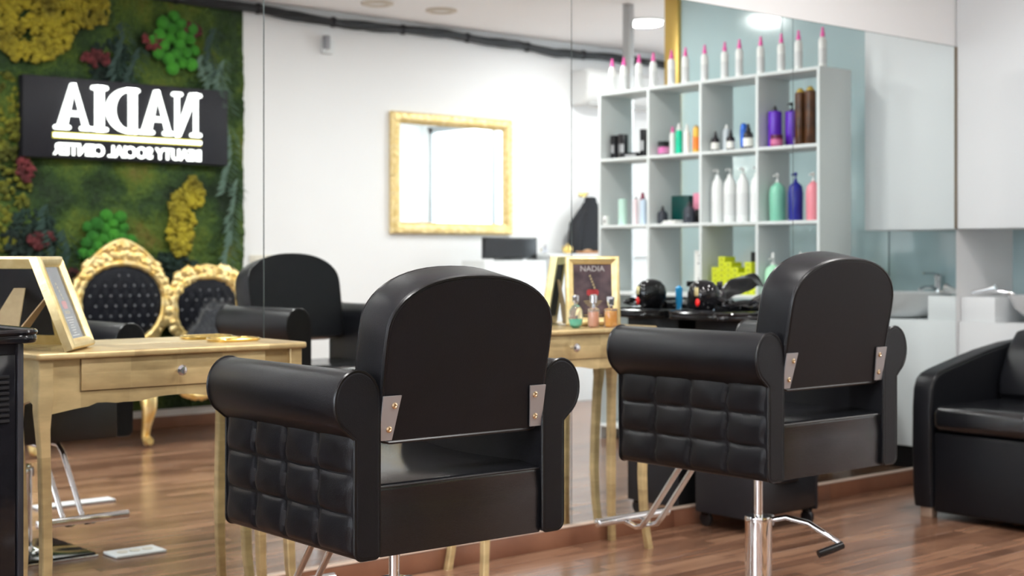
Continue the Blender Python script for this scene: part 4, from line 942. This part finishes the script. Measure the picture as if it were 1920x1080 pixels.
for cx in (-0.80, -0.13, 0.80):
    for yy, s in ((0.62, 1), (0.05, -1)):
        if s < 0 and abs(cx) < 0.5: continue
        MB().tube([(cx, yy, 0.37), (cx, yy+0.03*s, 0.30), (cx, yy+0.045*s, 0.22), (cx, yy+0.01*s, 0.12), (cx, yy-0.005*s, 0.06), (cx, yy+0.03*s, 0.035), (cx, yy+0.055*s, 0.038)], [0.042, 0.052, 0.042, 0.026, 0.024, 0.030, 0.022], 12).build('leg', gold_polished, sf)
for s in (-1, 1):
    MB().tube([(s*0.82, 0.05, 0.80), (s*0.86, 0.18, 0.72), (s*0.87, 0.38, 0.69), (s*0.87, 0.50, 0.68), (s*0.88, 0.56, 0.64), (s*0.87, 0.52, 0.60), (s*0.86, 0.48, 0.50), (s*0.86, 0.52, 0.42)], [0.030, 0.032, 0.032, 0.034, 0.032, 0.030, 0.028, 0.032], 12).build('armrest', gold_polished, sf)
    MB().box(s*0.87-0.035, s*0.87+0.035, 0.16, 0.44, 0.715, 0.745, 0.014, 3).build('arm_pad', velvet, sf)
# fur throw on the right seat
fur = mat('grey_black_fur', (0.018, 0.020, 0.026), 0.9, sheen=0.6)
m = MB(); rs = random.Random(3)
def ff(u, v):
    a = u*2*PI; rr = 0.02+0.98*v
    return (4.42+0.27*rr*math.cos(a)*(1+0.1*math.sin(3*a)), YB+0.40+0.15*rr*math.sin(a), 0.53+0.27*(1-rr**2)*(1+0.25*noise.noise(Vector((u*6, v*4, 1))))+0.01*math.sin(a*7)*rr)
m.grid(48, 16, ff, close_u=True)
for k in range(900):
    u, v = rs.random(), math.sqrt(rs.random())
    p = Vector(ff(u, v)); d = Vector((rs.random()-.5, rs.random()*0.6, rs.random()*0.8+0.1)).normalized()*(0.03+0.03*rs.random()); sd = d.cross(Vector((0.3, 1, 0.2))).normalized()*0.003
    m.poly([p-sd, p+sd, p+d])
th_ = m.build('fur_throw', fur, sharp=180, fix=False); tag(th_, 'dark grey fluffy fur throw heaped on the right seat of the gilded settee', 'throw')

# reception desk group
rc = thing('reception_desk', 'white reception counter in the room corner, behind the black monitor', 'counter', (6.95, YB, 0))
MB().box(0.17, 1.25, 0.24, 0.50, 0, 1.10, 0.004).build('high_section', white_lacquer, rc)
MB().box(0.15, 1.28, 0.24, 0.53, 1.10, 1.125, 0.004).build('counter_top', white_lacquer, rc)
MB().box(-0.46, 0.145, 0.24, 0.50, 0, 1.075, 0.004).build('low_section', white_lacquer, rc)
mo = thing('computer_monitor', 'black computer monitor on the white reception counter', 'monitor', (6.835, -0.08, 1.0755), 0.06)
MB().box(-0.25, 0.25, 0, 0.022, 0.011, 0.170, 0.004).build('screen_housing', black_plastic, mo)
MB().box(-0.238, 0.238, 0.022, 0.024, 0.022, 0.158).build('screen', black_gloss, mo)
MB().box(-0.025, 0.025, -0.02, 0.0, 0.01, 0.12, 0.003).build('stand', black_plastic, mo)
MB().box(-0.09, 0.09, -0.07, 0.06, 0, 0.010, 0.003).build('foot', black_plastic, mo)
t = thing('crystal_ornament', 'small faceted crystal ornament on the reception counter', 'ornament', (7.16, -0.05, 1.1255))
MB().ball((0, 0, 0.026), 0.032, 1, (1.2, 1, 0.8)).build('crystal_body', crystal, t, sharp=5); MB().ball((0.012, 0, 0.058), 0.014, 1).build('crystal_top', crystal, t, sharp=5)
t = thing('gold_ornament', 'small glossy gold bowl on the reception counter', 'ornament', (7.40, -0.05, 1.1255))
MB().lathe([(0.018, 0), (0.035, 0.012), (0.042, 0.035), (0.038, 0.055), (0.020, 0.062)], seg=18).build('bowl', gold_bright, t); MB().ball((0, 0, 0.066), 0.011, 2).build('knob', gold_bright, t)
t = thing('copper_tray', 'low copper coloured tray at the right of reception counter', 'tray', (7.66, -0.10, 1.1255))
MB().lathe([(0.05, 0), (0.075, 0.006), (0.082, 0.020), (0.078, 0.020), (0.05, 0.008)], seg=20, sx=1.3).build('dish', mat('copper_brown', (0.55, 0.28, 0.14), 0.35, 0.5), t)
MB().ball((0, 0, 0.022), 0.03, 1, (1.5, 1, 0.5), 0.3).build('contents', mat('tan_contents', (0.6, 0.4, 0.25), 0.6), t)
jk = thing('hanging_jacket', 'black jacket hanging on the wall between reception and the shelf', 'jacket', (7.93, YB+0.10, 0.62))
def jf(u, v):
    a = u*2*PI; z = v*0.92
    wx = 0.215*(1-0.72*max(0, (v-0.72)/0.28)**1.4)+0.012*math.sin(a*5+v*3); wy = 0.075*(1-0.4*v)
    return (wx*math.cos(a), wy*math.sin(a)*1.0, z)
cl = mat('black_cloth', (0.012, 0.013, 0.017), 0.8)
MB().grid(40, 20, jf, close_u=True).build('jacket_body', cl, jk, sharp=180)
for s in (-1, 1):
    MB().tube([(s*0.10, 0.02, 0.84), (s*0.19, 0.03, 0.74), (s*0.225, 0.04, 0.50), (s*0.225, 0.05, 0.22)], [0.045, 0.055, 0.05, 0.042], 10).build('sleeve', cl, jk)
MB().lathe([(0.06, 0.90), (0.058, 0.95), (0.045, 0.965)], seg=14, sy=0.7).build('collar', cl, jk)
t = thing('coat_hook', 'small gold coat hook on the white wall above the jacket', 'hook', (7.93, YB, 1.60))
MB().box(-0.04, 0.04, 0, 0.01, -0.01, 0.03, 0.003).build('hook_plate', gold_bright, t); MB().tube([(0, 0.01, 0.01), (0, 0.05, 0.0), (0, 0.08, 0.02)], 0.007, 8).build('prong', gold_bright, t)

# floor socket covers
def floor_box(label, loc, w, d, sockets):
    t = thing('floor_socket', label, 'floor socket', loc, 0, 'white floor sockets')
    MB().box(-w/2, w/2, -d/2, d/2, 0, 0.010, 0.004).build('cover', white_lacquer, t)
    for k in range(sockets):
        MB().lathe([(0.020, 0.0099), (0.021, 0.0125), (0.017, 0.0125), (0.015, 0.0108), (0.002, 0.0108)], c=(-w/2+w*(k+1)/(sockets+1), 0, 0), seg=16).build('socket', mat('ivory_plate', (0, 0, 0)), t)
floor_box('white floor socket plate on the planks under the left desk, in the mirror', (2.36, 3.05, 0.0005), 0.20, 0.12, 3)
floor_box('long white floor cover strip beyond the foot bar, in the mirror', (2.62, 1.90, 0.0005), 0.36, 0.08, 0)
